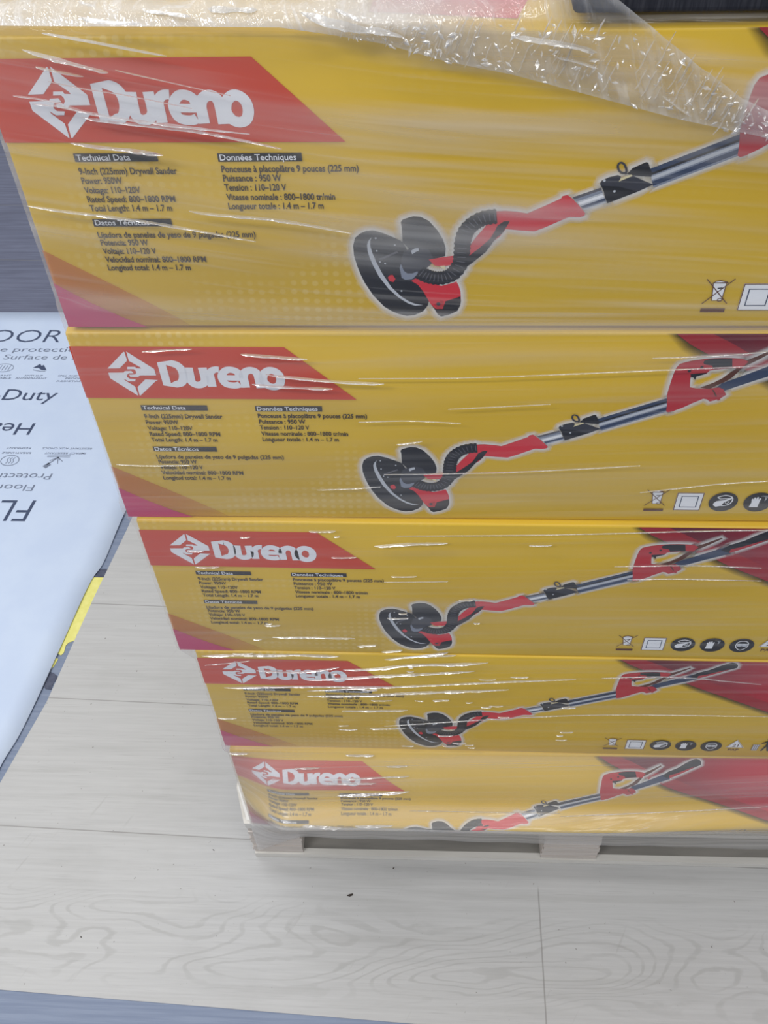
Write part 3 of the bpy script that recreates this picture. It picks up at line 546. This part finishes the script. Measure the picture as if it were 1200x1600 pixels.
    flat(b, [(.7545, .0505), (.7585, .0505), (.7610, .0440), (.7598, .0435), (.7580, .0465), (.7580, .0370), (.7620, .0215), (.7596, .0215), (.7562, .0340), (.7530, .0215), (.7506, .0215), (.7545, .0385), (.7540, .0450), (.7480, .0420), (.7476, .0436)], 3, M['black'])

# ------------------------------------------------------------------ the stack of cartons
H, LEN, DEP = .25, 1.05, .46
ROWS = [ # x, y, z rotation, lean, height factor
 (-.003779, .007079, .001783, -.001736, -.009638), (-.008360, .002774, .003677, .010488, -.013403), (0, 0, 0, -.006315, .001086), (.018667, -.001944, .000046, -.003947, .007018), (.0261, -.01036, .01127, 0, 0)]
# the bottom carton is crushed: its face bulges forward under the load
VN = [0, .15, .35, .55, .75, 1]; GN = [.0197, .0271, .0362, .0199, .0139, 0]; ZN = [.0421, .0429, .0316, .0144, .0085, 0]
UN = [0, .08, .2, .5, .8, 1.05]; AN = [0, 1.957, 1.863, 1.957, 1.437, 1.2]
def cubic(x, X, Y):
    x = min(max(x, X[0]), X[-1]); i = 0
    while i < len(X)-2 and x > X[i+1]: i += 1
    h = X[i+1]-X[i]; s = [(Y[j+1]-Y[j])/(X[j+1]-X[j]) for j in range(len(X)-1)]
    def tan(j):
        if j == 0: return s[0]
        if j == len(X)-1: return s[-1]
        return 0 if s[j-1]*s[j] <= 0 else 2*s[j-1]*s[j]/(s[j-1]+s[j])
    t_ = (x-X[i])/h; a, c = tan(i), tan(i+1)
    return (2*t_**3-3*t_**2+1)*Y[i]+(t_**3-2*t_**2+t_)*h*a+(-2*t_**3+3*t_**2)*Y[i+1]+(t_**3-t_**2)*h*c
def crush(co):
    am = cubic(co.x, UN, AN); v = co.z/H
    return Vector((co.x, co.y-am*cubic(v, VN, GN), co.z+am*cubic(v, VN, ZN)))
ROWS = [(x, y+.5*H*math.sin(le), rz, 0., min(hf, 0)) for x, y, rz, le, hf in ROWS]
def carton_body(name, parent):
    me = bpy.data.meshes.new(name); bm = bmesh.new(); bmesh.ops.create_cube(bm, size=1)
    for v in bm.verts: v.co = Vector(((v.co.x+.5)*LEN, (v.co.y+.5)*DEP, (v.co.z+.5)*(H-.0012)))
    bmesh.ops.bevel(bm, geom=list(bm.edges), offset=.0028, segments=3, profile=.5, affect='EDGES')
    bm.to_mesh(me); bm.free(); me.materials.append(M['yellow']); me.polygons.foreach_set('use_smooth', [True]*len(me.polygons))
    o = bpy.data.objects.new(name, me); C.objects.link(o); o.parent = parent; return o
def crushed_body(name, parent):
    b = MB(); nu, nv = 60, 26
    us = [LEN*i/nu for i in range(nu+1)]; us[1:4] = [.012, .03, .05]; rows = []
    for j in range(nv+1):
        v = H*j/nv; y0 = 0.
        if j == nv: v = H-.0004; y0 = .003
        elif j == nv-1: v = H-.003; y0 = .0003
        rows.append([crush(Vector((u, y0, v))) for u in us])
    back = [[Vector((u, .035, 0)) for u in us], [Vector((u, DEP, 0)) for u in us], [Vector((u, DEP, H-.0004)) for u in us]]
    allr = rows+[back[2], back[1], back[0]]; R_ = len(allr); n = nu+1
    vs = [p for r in allr for p in r]
    fs = [(i*n+j, i*n+j+1, ((i+1) % R_)*n+j+1, ((i+1) % R_)*n+j) for i in range(R_) for j in range(nu)]
    fs += [tuple(i*n for i in range(R_)), tuple(i*n+nu for i in reversed(range(R_)))]
    b.add(vs, fs, M['yellow'])
    o = b.build(name, parent)
    for p in o.data.polygons: p.use_smooth = len(p.vertices) == 4
    return o
LABELS = ['topmost yellow sander carton of the wrapped stack, under the bunched film', 'yellow sander carton second from the top of the wrapped stack',
 'middle yellow sander carton of the stack of five', 'yellow sander carton second from the bottom, resting on the crushed one', 'bottom yellow sander carton, bulging and crushed, resting on the pallet']
PARTS = [('logo_banner', banner), ('hand_emblem', emblem), ('brand_lettering', brand), ('specification_text', data_text), ('orange_corner', orange_art), ('magenta_corner', magenta_art), ('crimson_corner', crimson_art), ('sander_picture', sander), ('safety_icons', icons)]
PLAB = {'logo_banner': 'red slanted banner', 'hand_emblem': 'white diamond of two hands', 'brand_lettering': 'white rounded brand lettering', 'specification_text': 'black small print with black heading bars',
 'orange_corner': 'orange printed wedge', 'magenta_corner': 'magenta printed corner wedge', 'crimson_corner': 'crimson printed corner with a red stripe', 'sander_picture': 'printed picture of a red and black drywall sander', 'safety_icons': 'row of printed symbols'}
def trim(b): b.v = [(min(max(x, .0003), LEN-.0003), y, min(max(z, .0003), H-.0016)) for x, y, z in b.v]      # print stays on its face
flatparts = {}
for i, (x, y, rz, lean, hf) in enumerate(ROWS):
    r = empty('sander_carton', (x, y, (4-i)*H)); r.rotation_euler = (-lean, 0, rz); r.rotation_mode = 'XYZ'; r.scale = (1, 1, 1+hf)
    tag(r, LABELS[i], 'box', 'drywall sander cartons stacked on the pallet')
    if i < 4:
        if i == 0:
            flatparts['carton'] = carton_body('carton', r)
            for nm, fn in PARTS:
                b = MB(); fn(b); trim(b); flatparts[nm] = b.build(nm, r); flatparts[nm]['label'] = PLAB[nm]
        else:
            for nm, o in flatparts.items():
                c = o.copy(); C.objects.link(c); c.parent = r
    else:
        crushed_body('carton', r)
        for nm, fn in PARTS:
            b = MB(); fn(b); trim(b); o = b.build(nm, r, warp=crush, cut=.012); o['label'] = PLAB[nm]
# red print on the lid of the topmost carton
top = [o for o in C.objects if o.name == 'sander_carton'][0]
b = MB(); b.add([(.27, .03, .2493), (.37, .016, .2493), (.40, .12, .2493), (.28, .14, .2493)], [(0, 1, 2, 3)], M['red']); o = b.build('lid_print', top); o['label'] = 'red print on the lid'

# ------------------------------------------------------------------ pallet
pal = empty('pallet', (.014, -.012, FZ), (0, 0, .0075)); tag(pal, 'low wooden pallet carrying the wrapped yellow cartons', 'pallet')
b = MB(); b.add([(-.002, 0, .1395), (-.022, .062, .1395), (-.03, .47, .1395), (1.09, .47, .1395), (1.09, 0, .1395), (0, 0, .121), (-.004, .062, .121), (-.004, .47, .121), (1.09, .47, .121), (1.09, 0, .121)],
   [(4, 3, 2, 1, 0), (5, 6, 7, 8, 9), (0, 1, 6, 5), (1, 2, 7, 6), (2, 3, 8, 7), (3, 4, 9, 8), (4, 0, 5, 9)], M['runner'])
b.build('deck_board', pal)
b = MB(); b.add([(.014, .003, .1412), (.002, .006, .1412), (-.020, .062, .1412), (-.028, .40, .1412), (.20, .40, .1412), (.20, .003, .1412)], [(5, 4, 3, 2, 1, 0)], M['deck']); o = b.build('liner_sheet', pal); o['label'] = 'white liner sheet on the deck'
def block(x0, x1, y0, y1, seed):
    rnd = random.Random(seed); b = MB(); z = .0155; n_ = 11; dz = (.1205-z)/n_
    for k in range(n_):
        j = rnd.uniform(-.0030, .0015); j2 = rnd.uniform(0, .0025); j3 = rnd.uniform(-.002, .002)
        b.box((x0+j, y0+j2, z+k*dz+.0004), (x1+j3, y1, z+(k+1)*dz-.0003), M['ply'])
    b.box((x0+.004, y0+.004, z), (x1-.004, y1-.002, .1208), M['ply'])
    return b.build('block', pal)
for k, (x0, x1) in enumerate(((.0, .084), (.490, .582), (.99, 1.085))):
    for q, (y0, y1) in enumerate(((.0015, .085), (.19, .275), (.385, .468))): block(x0, x1, y0, y1, 10*k+q)
b = MB(); b.box((.0, 0, .0005), (1.088, .011, .0150), M['runner']); b.build('runner', pal); b = MB(); b.box((.0, .0112, .0005), (1.088, .189, .0145), M['gap_shaded']); o = b.build('bottom_board', pal); o['label'] = 'bottom board coloured dark for the shade in the pallet gap'  # runner edge stays light; board behind it has the gap's shade in its colour
b = MB(); b.box((.0, .385, .0005), (1.088, .47, .0150), M['runner']); b.build('runner', pal)
b = MB(); b.box((.0, .19, .0005), (1.088, .275, .0150), M['runner']); b.build('runner', pal)

# ------------------------------------------------------------------ stretch wrap around the load
wrap = empty('stretch_wrap', (0, 0, 0)); tag(wrap, 'clear stretch film wound around the yellow cartons and pallet', 'plastic wrap')
GAP = .0042
def face_y(x, z):         # front of cartons one to four, in world metres
    i = min(max(3-int((z-H)/H), 0), 3); bx, by, rz, lean, hf = ROWS[i]
    return by + (x-bx)*rz + (z-(4-i)*H)*math.sin(lean)
def hull_y(x, z): return min(face_y(x, z+d) for d in (-.03, -.015, 0, .015, .03)) if z < 1.235 else face_y(x, z)
def edge_x(z):
    zs = [0, .06, .24, .26, .485, .51, .74, .765, 1.01]; xs = [.025, .026, .0255, .0185, .0185, -.0002, -.0006, -.0087, -.0040]
    return float(np.interp(z, zs, xs))
def ripple(x, z):
    t_ = min(max((z-.98)/.06, 0), 1); s = .035-.19*t_; zz = z+s*x*-1
    return .0008*noise.noise(Vector((x*2.2, zz*38, 3.)))+.0006*noise.noise(Vector((x*3, zz*95, 8.)))
# columns across: left side, corner, front
cols = [('s', .46), ('s', .30), ('s', .15), ('s', .05), ('s', .016), ('c', 0)]+[('f', .0008+1.0505*(k/140)**1.15) for k in range(141)]+[('r', v) for v in (.006, .02, .06, .15, .30, .46)]
rowsz = []
for k in range(0, 15): rowsz.append(('skirt', k/14))
for k in range(0, 31): rowsz.append(('low', k/30))
for k in range(1, 191): rowsz.append(('up', .251+(1.2535-.251)*k/190))
rowsz += [('top', d) for d in (.003, .01, .03, .08, .2, .34, .46)]
verts = []; filmtint = []
for kind, p in rowsz:
    for ck, cv in cols:
        side = None
        if ck == 'r': side, ck, cv = cv, 'f', 1.0525
        if kind == 'skirt':
            zt = None; x = cv+edge_x(0) if ck == 'f' else edge_x(0)-.002
            xe = max(x, .0); zb = -.036-.070*max(0, 1-max(x-.02, 0)/.09)**1.2+.006*noise.noise(Vector((x*14, 2, 0)))
            c0 = crush(Vector((min(max(x-.026, 0), LEN), 0, 0))); yt = c0.y-.01036+.01127*(x-.026)-GAP; z_top = c0.z; yb = -.017
            q = p**.8; y = yb+(yt-yb)*q; z = zb+(z_top-zb)*p; y -= .003*math.sin(p*3.1)*abs(noise.noise(Vector((x*9, 5, 1))))
        elif kind == 'low':
            x = cv+.026 if ck == 'f' else .0245
            c0 = crush(Vector((min(max(x-.026, 0), LEN), 0, p*H))); y = c0.y-.01036+.01127*(x-.026)-GAP+ripple(x, p*H); z = c0.z
        elif kind == 'up':
            z = p; x = cv+edge_x(z) if ck == 'f' else edge_x(z)-.001; y = hull_y(x, z)-GAP+ripple(x, z); s = min((z-.251)/.03, 1)
            if s < 1: y = y*s+(-.0165+.01127*x)*(1-s)
        else:
            z = 1.2545; x = cv+edge_x(1.25) if ck == 'f' else edge_x(1.25)-.001; y = face_y(x, 1.25)-GAP+p
        if ck == 's':
            y = max(cv, y) if kind != 'top' else y; x -= .0012
        elif side is not None: y = max(side, y) if kind != 'top' else y
        elif ck == 'c': x -= .0008; y += .0025
        verts.append((x, y, z)); hz_ = 0.
        if kind == 'skirt': hz_ = .50 if p > .35 else .22+.28*p/.35
        elif kind == 'low': hz_ = .52*max(0, 1-p/.16)**.7+.19+(.10*max(0, 1-abs(x)/.25))
        elif kind == 'up' and p < .30: hz_ = .19*(.30-p)/.05
        elif kind == 'top': hz_ = .18
        filmtint.append(hz_)
n = len(cols); nr = len(rowsz)
b = MB(); b.add(verts, [(i*n+j, i*n+j+1, (i+1)*n+j+1, (i+1)*n+j) for i in range(nr-1) for j in range(n-1)], M['film'], filmtint)
o = b.build('film_sheet', wrap, smooth=True)
# bunched band of film, slanting down across the topmost carton
LOW = [(-.02, 1.2575), (.07, 1.2562), (.15, 1.2550), (.21, 1.2536), (.245, 1.2482), (.278, 1.2421), (.320, 1.2298), (.363, 1.2208), (.429, 1.2025), (.479, 1.1884), (.515, 1.1802), (.60, 1.162), (.72, 1.135)]
UPP = [(-.02, 1.258), (.38, 1.258), (.4457, 1.2546), (.4785, 1.2314), (.4981, 1.2176), (.5205, 1.2025), (.5661, 1.1835), (.60, 1.174), (.72, 1.145)]
nx, ny = 300, 44; vs = []; tn = []
for i in range(nx+1):
    x = -.02+.74*i/nx; zl = float(np.interp(x, *zip(*LOW))); zu = float(np.interp(x, *zip(*UPP)))
    over = max(0., min(1, (.452-x)/.06))            # how far the band folds over the lid
    vb = min(1, max(0, (x-.372)/.02)); vb = vb*vb*(3-2*vb)
    length = (zu-zl)+.10*min(1, max(0, (.392-x)/.02))+max(0, min(.024, (.4457-x)*.62) if x > .36 else .024)
    for j in range(ny+1):
        s = j/ny*length; z = zl+s
        xx = x+.10*s                                # transverse creases lean with the pull
        rp = .0011*math.sin(xx*300+3*noise.noise(Vector((x*9, s*20, 0))))*noise.noise(Vector((x*14, s*16, 6)))+.0022*noise.noise(Vector((xx*26, s*34, 2)))+.0008*noise.noise(Vector((xx*90, s*60, 4)))
        fade = min(1, s/.006, 1)
        base = face_y(x, 1.22)-GAP-.0035
        if z < 1.256: p = (x, base-abs(rp)*2*fade-.001, z)
        else: d = z-1.256; p = (x+d*.1, base+d*(1-vb)-.001, 1.256+d*vb+(1-vb)*min(d, .0045+rp*1.6+.003*min(1, d/.02)))
        vs.append(p); e = min(s, length-s)
        tn.append(.05+.34*max(0, 1-e/.006)+(.26*max(0, min(1, (.40-x)/.12)) if z > 1.25 else 0)+.24*max(0, 1-abs(s-.012)/.014))
n = ny+1
b = MB(); b.add(vs, [(i*n+j, (i+1)*n+j, (i+1)*n+j+1, i*n+j+1) for i in range(nx) for j in range(ny)], M['gather'], tn)
o = b.build('bunched_band', wrap, smooth=True); o['label'] = 'milky gathered band of film'
# raised folds
b = MB()
def fold(pts, wc, rnd):
    steep = abs(pts[-1][2]-pts[0][2]) > abs(pts[-1][0]-pts[0][0]); pl_ = smooth_line(pts, 7); n_ = len(pl_); span = math.hypot(pts[-1][0]-pts[0][0], pts[-1][2]-pts[0][2]); W = .00075*wc*(.45 if wc == 1 and span > .05 else 1); vs = []
    for k, p in enumerate(pl_):
        t_ = k/(n_-1); ww = W*min(1, 6*t_, 6*(1-t_))*(.55+.9*abs(noise.noise(Vector((p[0]*60, p[2]*40, wc)))))+.00012; d = ww*rnd.uniform(1.25, 1.7)
        for hh, dd in ((.55, -.0008), (.30, .55*d), (-.12, d), (-.55, -.0008)): vs.append((p[0]-hh*ww, p[1]-dd, p[2]) if steep else (p[0], p[1]-dd, p[2]+hh*ww))
    b.add(vs, [(k*4+c, (k+1)*4+c, (k+1)*4+c+1, k*4+c+1) for k in range(n_-1) for c in range(3)], M['crease'])
rnd = random.Random(3)
for wc, pts in FOLDS: b = MB(); fold(pts, wc, rnd); b.build('film_fold', wrap)
b = MB()
for k in range(75):       # long transverse creases across the band
    x = rnd.uniform(.25, .53); zl = float(np.interp(x, *zip(*LOW))); zu = min(float(np.interp(x, *zip(*UPP))), 1.256)
    s = zl+(zu-zl)*rnd.uniform(.25, .9); l = min(rnd.uniform(.010, .026), (zu-zl)*.8); y = face_y(x, 1.22)-GAP-.0070
    fold([(x+l*.20, y, s+l*.5), (x+l*.02, y-.0006, s+l*.1), (x-l*.05, y-.0006, s-l*.2), (x-l*.20, y, s-l*.5)], 1, rnd)
for k in range(280):       # tiny crinkle facets, tilted every way
    x = rnd.uniform(.255, .56); zl = float(np.interp(x, *zip(*LOW))); zu = min(float(np.interp(x, *zip(*UPP))), 1.256)
    z = zl+(zu-zl)*rnd.uniform(.04, .97); y = face_y(x, 1.22)-GAP-.0085; r_ = rnd.uniform(.0006, .0020)*rnd.choice((.6, .8, 1, 1, 1.5))
    nr_ = Vector((rnd.gauss(-.1, .35), -1, rnd.gauss(.55, .35))).normalized(); a_ = nr_.cross(Vector((0, 0, 1))).normalized(); c_ = nr_.cross(a_)
    th = rnd.uniform(0, 3.1); e1 = a_*math.cos(th)+c_*math.sin(th); e2 = nr_.cross(e1); o_ = Vector((x, y, z))
    b.add([o_+e1*r_*1.6, o_+e2*r_*.6+nr_*r_*.15, o_-e1*r_*1.5, o_-e2*r_*.6, o_+nr_*r_*.3], [(0, 1, 4), (1, 2, 4), (2, 3, 4), (3, 0, 4)], M['crease'])
for k in range(40):       # faint flecks elsewhere on the front
    x = rnd.uniform(.03, .50); z = .27+.5*rnd.random()**1.6; l = rnd.uniform(.006, .03); y = hull_y(x, z)-GAP-.001
    fold([(x-l/2, y, z-l*.02), (x, y-.0005, z), (x+l/2, y, z+l*.02)], 1, rnd)
o = b.build('film_crinkles', wrap); o['label'] = 'fine glossy crinkles in the film'; o['kind'] = 'stuff'

# ------------------------------------------------------------------ things around the stack
cs = empty('dark_case', (.40, .004, 1.2500)); tag(cs, 'black flat case with slate grey top lying on the topmost carton', 'case')
me = MB(); me.box((0, 0, .0065), (.66, .30, .0205), M['case']); o = me.build('case_side', cs)
md = o.modifiers.new('bevel', 'BEVEL'); md.width = .004; md.segments = 3
me = MB(); me.box((.002, .002, .0200), (.658, .298, .030), M['casetop']); o = me.build('case_lid', cs); md = o.modifiers.new('bevel', 'BEVEL'); md.width = .005; md.segments = 3; o['label'] = 'slate grey lid'
# white floor-protection sheet with its print
sheet = empty('floor_protection_sheet', (-.9, .8, FZ)); tag(sheet, 'white printed floor protection paper spread on the grey floor beside the stack', 'paper sheet')
edge = [(-.497, -.10), (-.492, .05), (-.486, .14), (-.469, .207), (-.455, .29), (-.444, .371), (-.432, .47), (-.417, .575), (-.402, .625), (-.39, .733), (-.365, .90), (-.33, 1.15), (-.285, 1.494)]
ed = smooth_line(edge, 5); nx = 24; vs = []
for k, (xr, y) in enumerate(ed):
    for j in range(nx+1):
        t_ = j/nx; x = -1.75+(xr+1.75)*t_; d = xr-x
        lift = .0035*max(0, 1-d/.05)*max(0, noise.noise(Vector((y*7, 3, 1)))+.35)+.0012*max(0, 1-(1.494-y)/.05)
        vs.append((x+.9, y-.8, .0006+lift))
n = nx+1
b = MB(); b.add(vs, [(i*n+j, i*n+j+1, (i+1)*n+j+1, (i+1)*n+j) for i in range(len(ed)-1) for j in range(nx)], M['paper']); o = b.build('paper', sheet, smooth=True)
sm = o.modifiers.new('thickness', 'SOLIDIFY'); sm.thickness = .0006; sm.offset = 1
SY = .0017
def upright(x, y): return (x+.9, y-.8, SY)
LEAN = .15      # the print runs with the paper, which lies a little askew
def leaning(x, y, y0): return (x+.9+LEAN*(y-y0), y-.8, SY)
def slant(y0): return lambda x, y: leaning(x, y, y0)
def turned(y0): return lambda x, y: leaning(-x, -y, y0)
def put(s, x0, x1, y, cap, bold, mt, flip=False): lettering(b, s, x0, x1, y, cap, bold, turned(-y) if flip else slant(y), mt)
b = MB(); put('FLOOR', -.985, -.695, 1.366, .052, -.012, M['paperink'])
tag(b.build("headline", sheet), "large navy headline lettering"); b = MB(); put('Heavy-Duty', -.985, -.648, 1.139, .040, 0., M['paperink'])
tag(b.build("headline", sheet), "large navy headline lettering"); b = MB(); put('Heavy-Duty', .672, .672+.337, -1.055, .040, 0., M['paperink'], True)
tag(b.build("headline", sheet), "large navy headline lettering"); b = MB(); put('FLOOR', .600, .600+.290, -.802, .064, -.008, M['paperink'], True)
tag(b.build("headline", sheet), "large navy headline lettering")
Q = M['paperink2']
def small(*a):
    global b
    b = MB(); put(*a); tag(b.build('small_print', sheet), 'small grey lettering')
small('Surface protection', -.960, -.618, 1.327, .019, -.002, Q); small('de Surface de sol', -.880, -.60, 1.296, .019, -.002, Q)
for s, x0, x1, y in (('RESPIRANT', -.860, -.786, 1.229), ('BREATHABLE', -.865, -.784, 1.219), ('ANTI-SLIP', -.752, -.703, 1.229), ('ANTIDERAPANT', -.772, -.690, 1.219), ('SPILL AND WATER', -.662, -.570, 1.229), ('PROOF', -.640, -.60, 1.219), ('RESISTANT', -.66, -.58, 1.208)):
    small(s, x0, x1, y, .0055, .004, Q)
for s, x0, x1, y in (('IMPACT RESISTANT', .521, .621, .956), ('RESISTANT AUX CHOCS', .510, .631, .972), ('BREATHABLE', .655, .726, .956), ('RESPIRANT', .660, .720, .972)):
    small(s, x0, x1, -y-.003+.003, .0055, .004, Q, True)
small('Protection', .584, .584+.165, -.886, .019, -.002, Q, True); small('Floor', .616, .616+.090, -.850, .019, -.002, Q, True)
def line(b, pts, wd, mt, closed=False):
    L, R_ = strip_pts(pts, wd, closed); k = len(pts); b.add([upright(*p) for p in L+R_], [(k+i, k+(i+1) % k, (i+1) % k, i) for i in range(k if closed else k-1)], mt)
def fill(b, pts, mt):
    if area(pts) < 0: pts = pts[::-1]
    tri = tessellate_polygon([[Vector((p[0], p[1], 0)) for p in pts]]); out = []
    for q in tri:
        a, c, d = (pts[i] for i in q); s = (c[0]-a[0])*(d[1]-a[1])-(c[1]-a[1])*(d[0]-a[0]); out.append(q if s > 0 else q[::-1])
    b.add([upright(*p) for p in pts], out, mt)
def pic(): tag(b.build('pictogram', sheet), 'small printed pictogram')
b = MB()
fill(b, [(-.737, 1.262), (-.722, 1.278), (-.716, 1.270), (-.711, 1.274), (-.698, 1.253), (-.712, 1.254), (-.722, 1.262)], M['paperink']); line(b, [(-.735, 1.255), (-.715, 1.249), (-.700, 1.249)], .002, Q)
pic(); b = MB(); line(b, ell(-.815, 1.262, .026, .016, 24), .0016, Q, True)
for k in range(4): line(b, [(-.826+k*.008, 1.252), (-.822+k*.008, 1.272)], .0016, Q)
pic(); b = MB(); line(b, ell(-.700, .928, .022, .017, 24), .0018, Q, True)
for k in range(3): line(b, smooth_line([(-.708+k*.007, .918), (-.704+k*.007, .925), (-.707+k*.007, .931), (-.703+k*.007, .938)], 3), .0016, Q)
pic(); b = MB(); line(b, [(-.612, .941), (-.557, .941), (-.557, .947), (-.612, .947)], .0014, Q, True)
line(b, [(-.585, .939), (-.606, .915)], .003, Q); fill(b, [(-.604, .922), (-.596, .915), (-.606, .903), (-.615, .910)], Q)
for dx, dy in ((-.018, .010), (.014, .008), (.004, .0), (.006, .012)): line(b, [(-.585, .940), (-.585+dx, .938-(.02-abs(dy)))], .0016, Q)
pic()

# worn tape on the grey strip between paper and boards
tape = empty('floor_tape', (-.42, .47, FZ-.002)); tag(tape, 'worn yellow and black floor tape strip beside the pale boards', 'tape')
def tape_piece(pts, mt, nm):
    pts = [p for p in pts]
    if area(pts) < 0: pts = pts[::-1]
    k = len(pts); b = MB(); z = .0012
    tri = tessellate_polygon([[Vector((p[0], p[1], 0)) for p in pts]]); out = []
    for q in tri:
        a, c, d = (pts[i] for i in q); s = (c[0]-a[0])*(d[1]-a[1])-(c[1]-a[1])*(d[0]-a[0]); out.append(q if s > 0 else q[::-1])
    b.add([(x+.42, y-.47, z) for x, y in pts]+[(x+.42, y-.47, 0.0001) for x, y in pts], out+[(k+i, k+(i+1) % k, (i+1) % k, i) for i in range(k)], mt)
    return b.build(nm, tape)
tape_piece([(-0.4201, 0.5858), (-0.3844, 0.5854), (-0.3934, 0.5495), (-0.3978, 0.5096), (-0.4034, 0.4931), (-0.407, 0.4577), (-0.4102, 0.4434), (-0.4157, 0.4386), (-0.4149, 0.4246), (-0.427, 0.4196), (-0.4316, 0.4118), (-0.4312, 0.3949), (-0.4353, 0.3882), (-0.4453, 0.3931), (-0.445, 0.4069), (-0.4365, 0.4571), (-0.43, 0.4958), (-0.4238, 0.5489)], M['tape'], 'yellow_patch')
tape_piece([(-0.45, 0.3839), (-0.4391, 0.3796), (-0.4435, 0.3615), (-0.4529, 0.3523), (-0.452, 0.3688)], M['tape'], 'yellow_patch')
tape_piece([(-0.4214, 0.609), (-0.3804, 0.6087), (-0.3844, 0.5854), (-0.4215, 0.5857)], M['tapedark'], 'dark_patch')
tape_piece([(-0.4538, 0.3508), (-0.4396, 0.3467), (-0.4283, 0.3381), (-0.4334, 0.3234), (-0.4347, 0.3088), (-0.4466, 0.31), (-0.4511, 0.3171), (-0.453, 0.3099), (-0.4607, 0.3097), (-0.4591, 0.3228)], M['tapedark'], 'dark_patch')
# crumbs on the boards
for k, (x, y, s, lab) in enumerate(((.182, -.073, .0036, 'dark splinter on the pale boards below the pallet gap'), (.253, -.013-.012, .0016, 'dark crumb on the pale boards against the pallet runner'), (-.062, -.003, .0014, 'dark crumb on the pale boards left of the pallet corner'), (-.26, -.155, .0013, 'lone dark crumb on the nearest pale board near its left end'))):
    rr = random.Random(k+5); me = bpy.data.meshes.new('floor_crumb'); bm = bmesh.new(); bmesh.ops.create_icosphere(bm, subdivisions=2, radius=s)
    for v in bm.verts: v.co *= 1+.5*noise.noise(v.co*400+Vector((k, 0, 0))); v.co.z *= .35; v.co.y *= 1.3; v.co.x *= .6
    zmin = min(v.co.z for v in bm.verts)
    for v in bm.verts: v.co.z -= zmin
    bm.to_mesh(me); bm.free(); me.materials.append(M['crumb']); o = bpy.data.objects.new('floor_crumb', me); C.objects.link(o); o.location = (x, y, FZ); o.rotation_euler.z = rr.uniform(0, 3)
    tag(o, lab, 'debris')
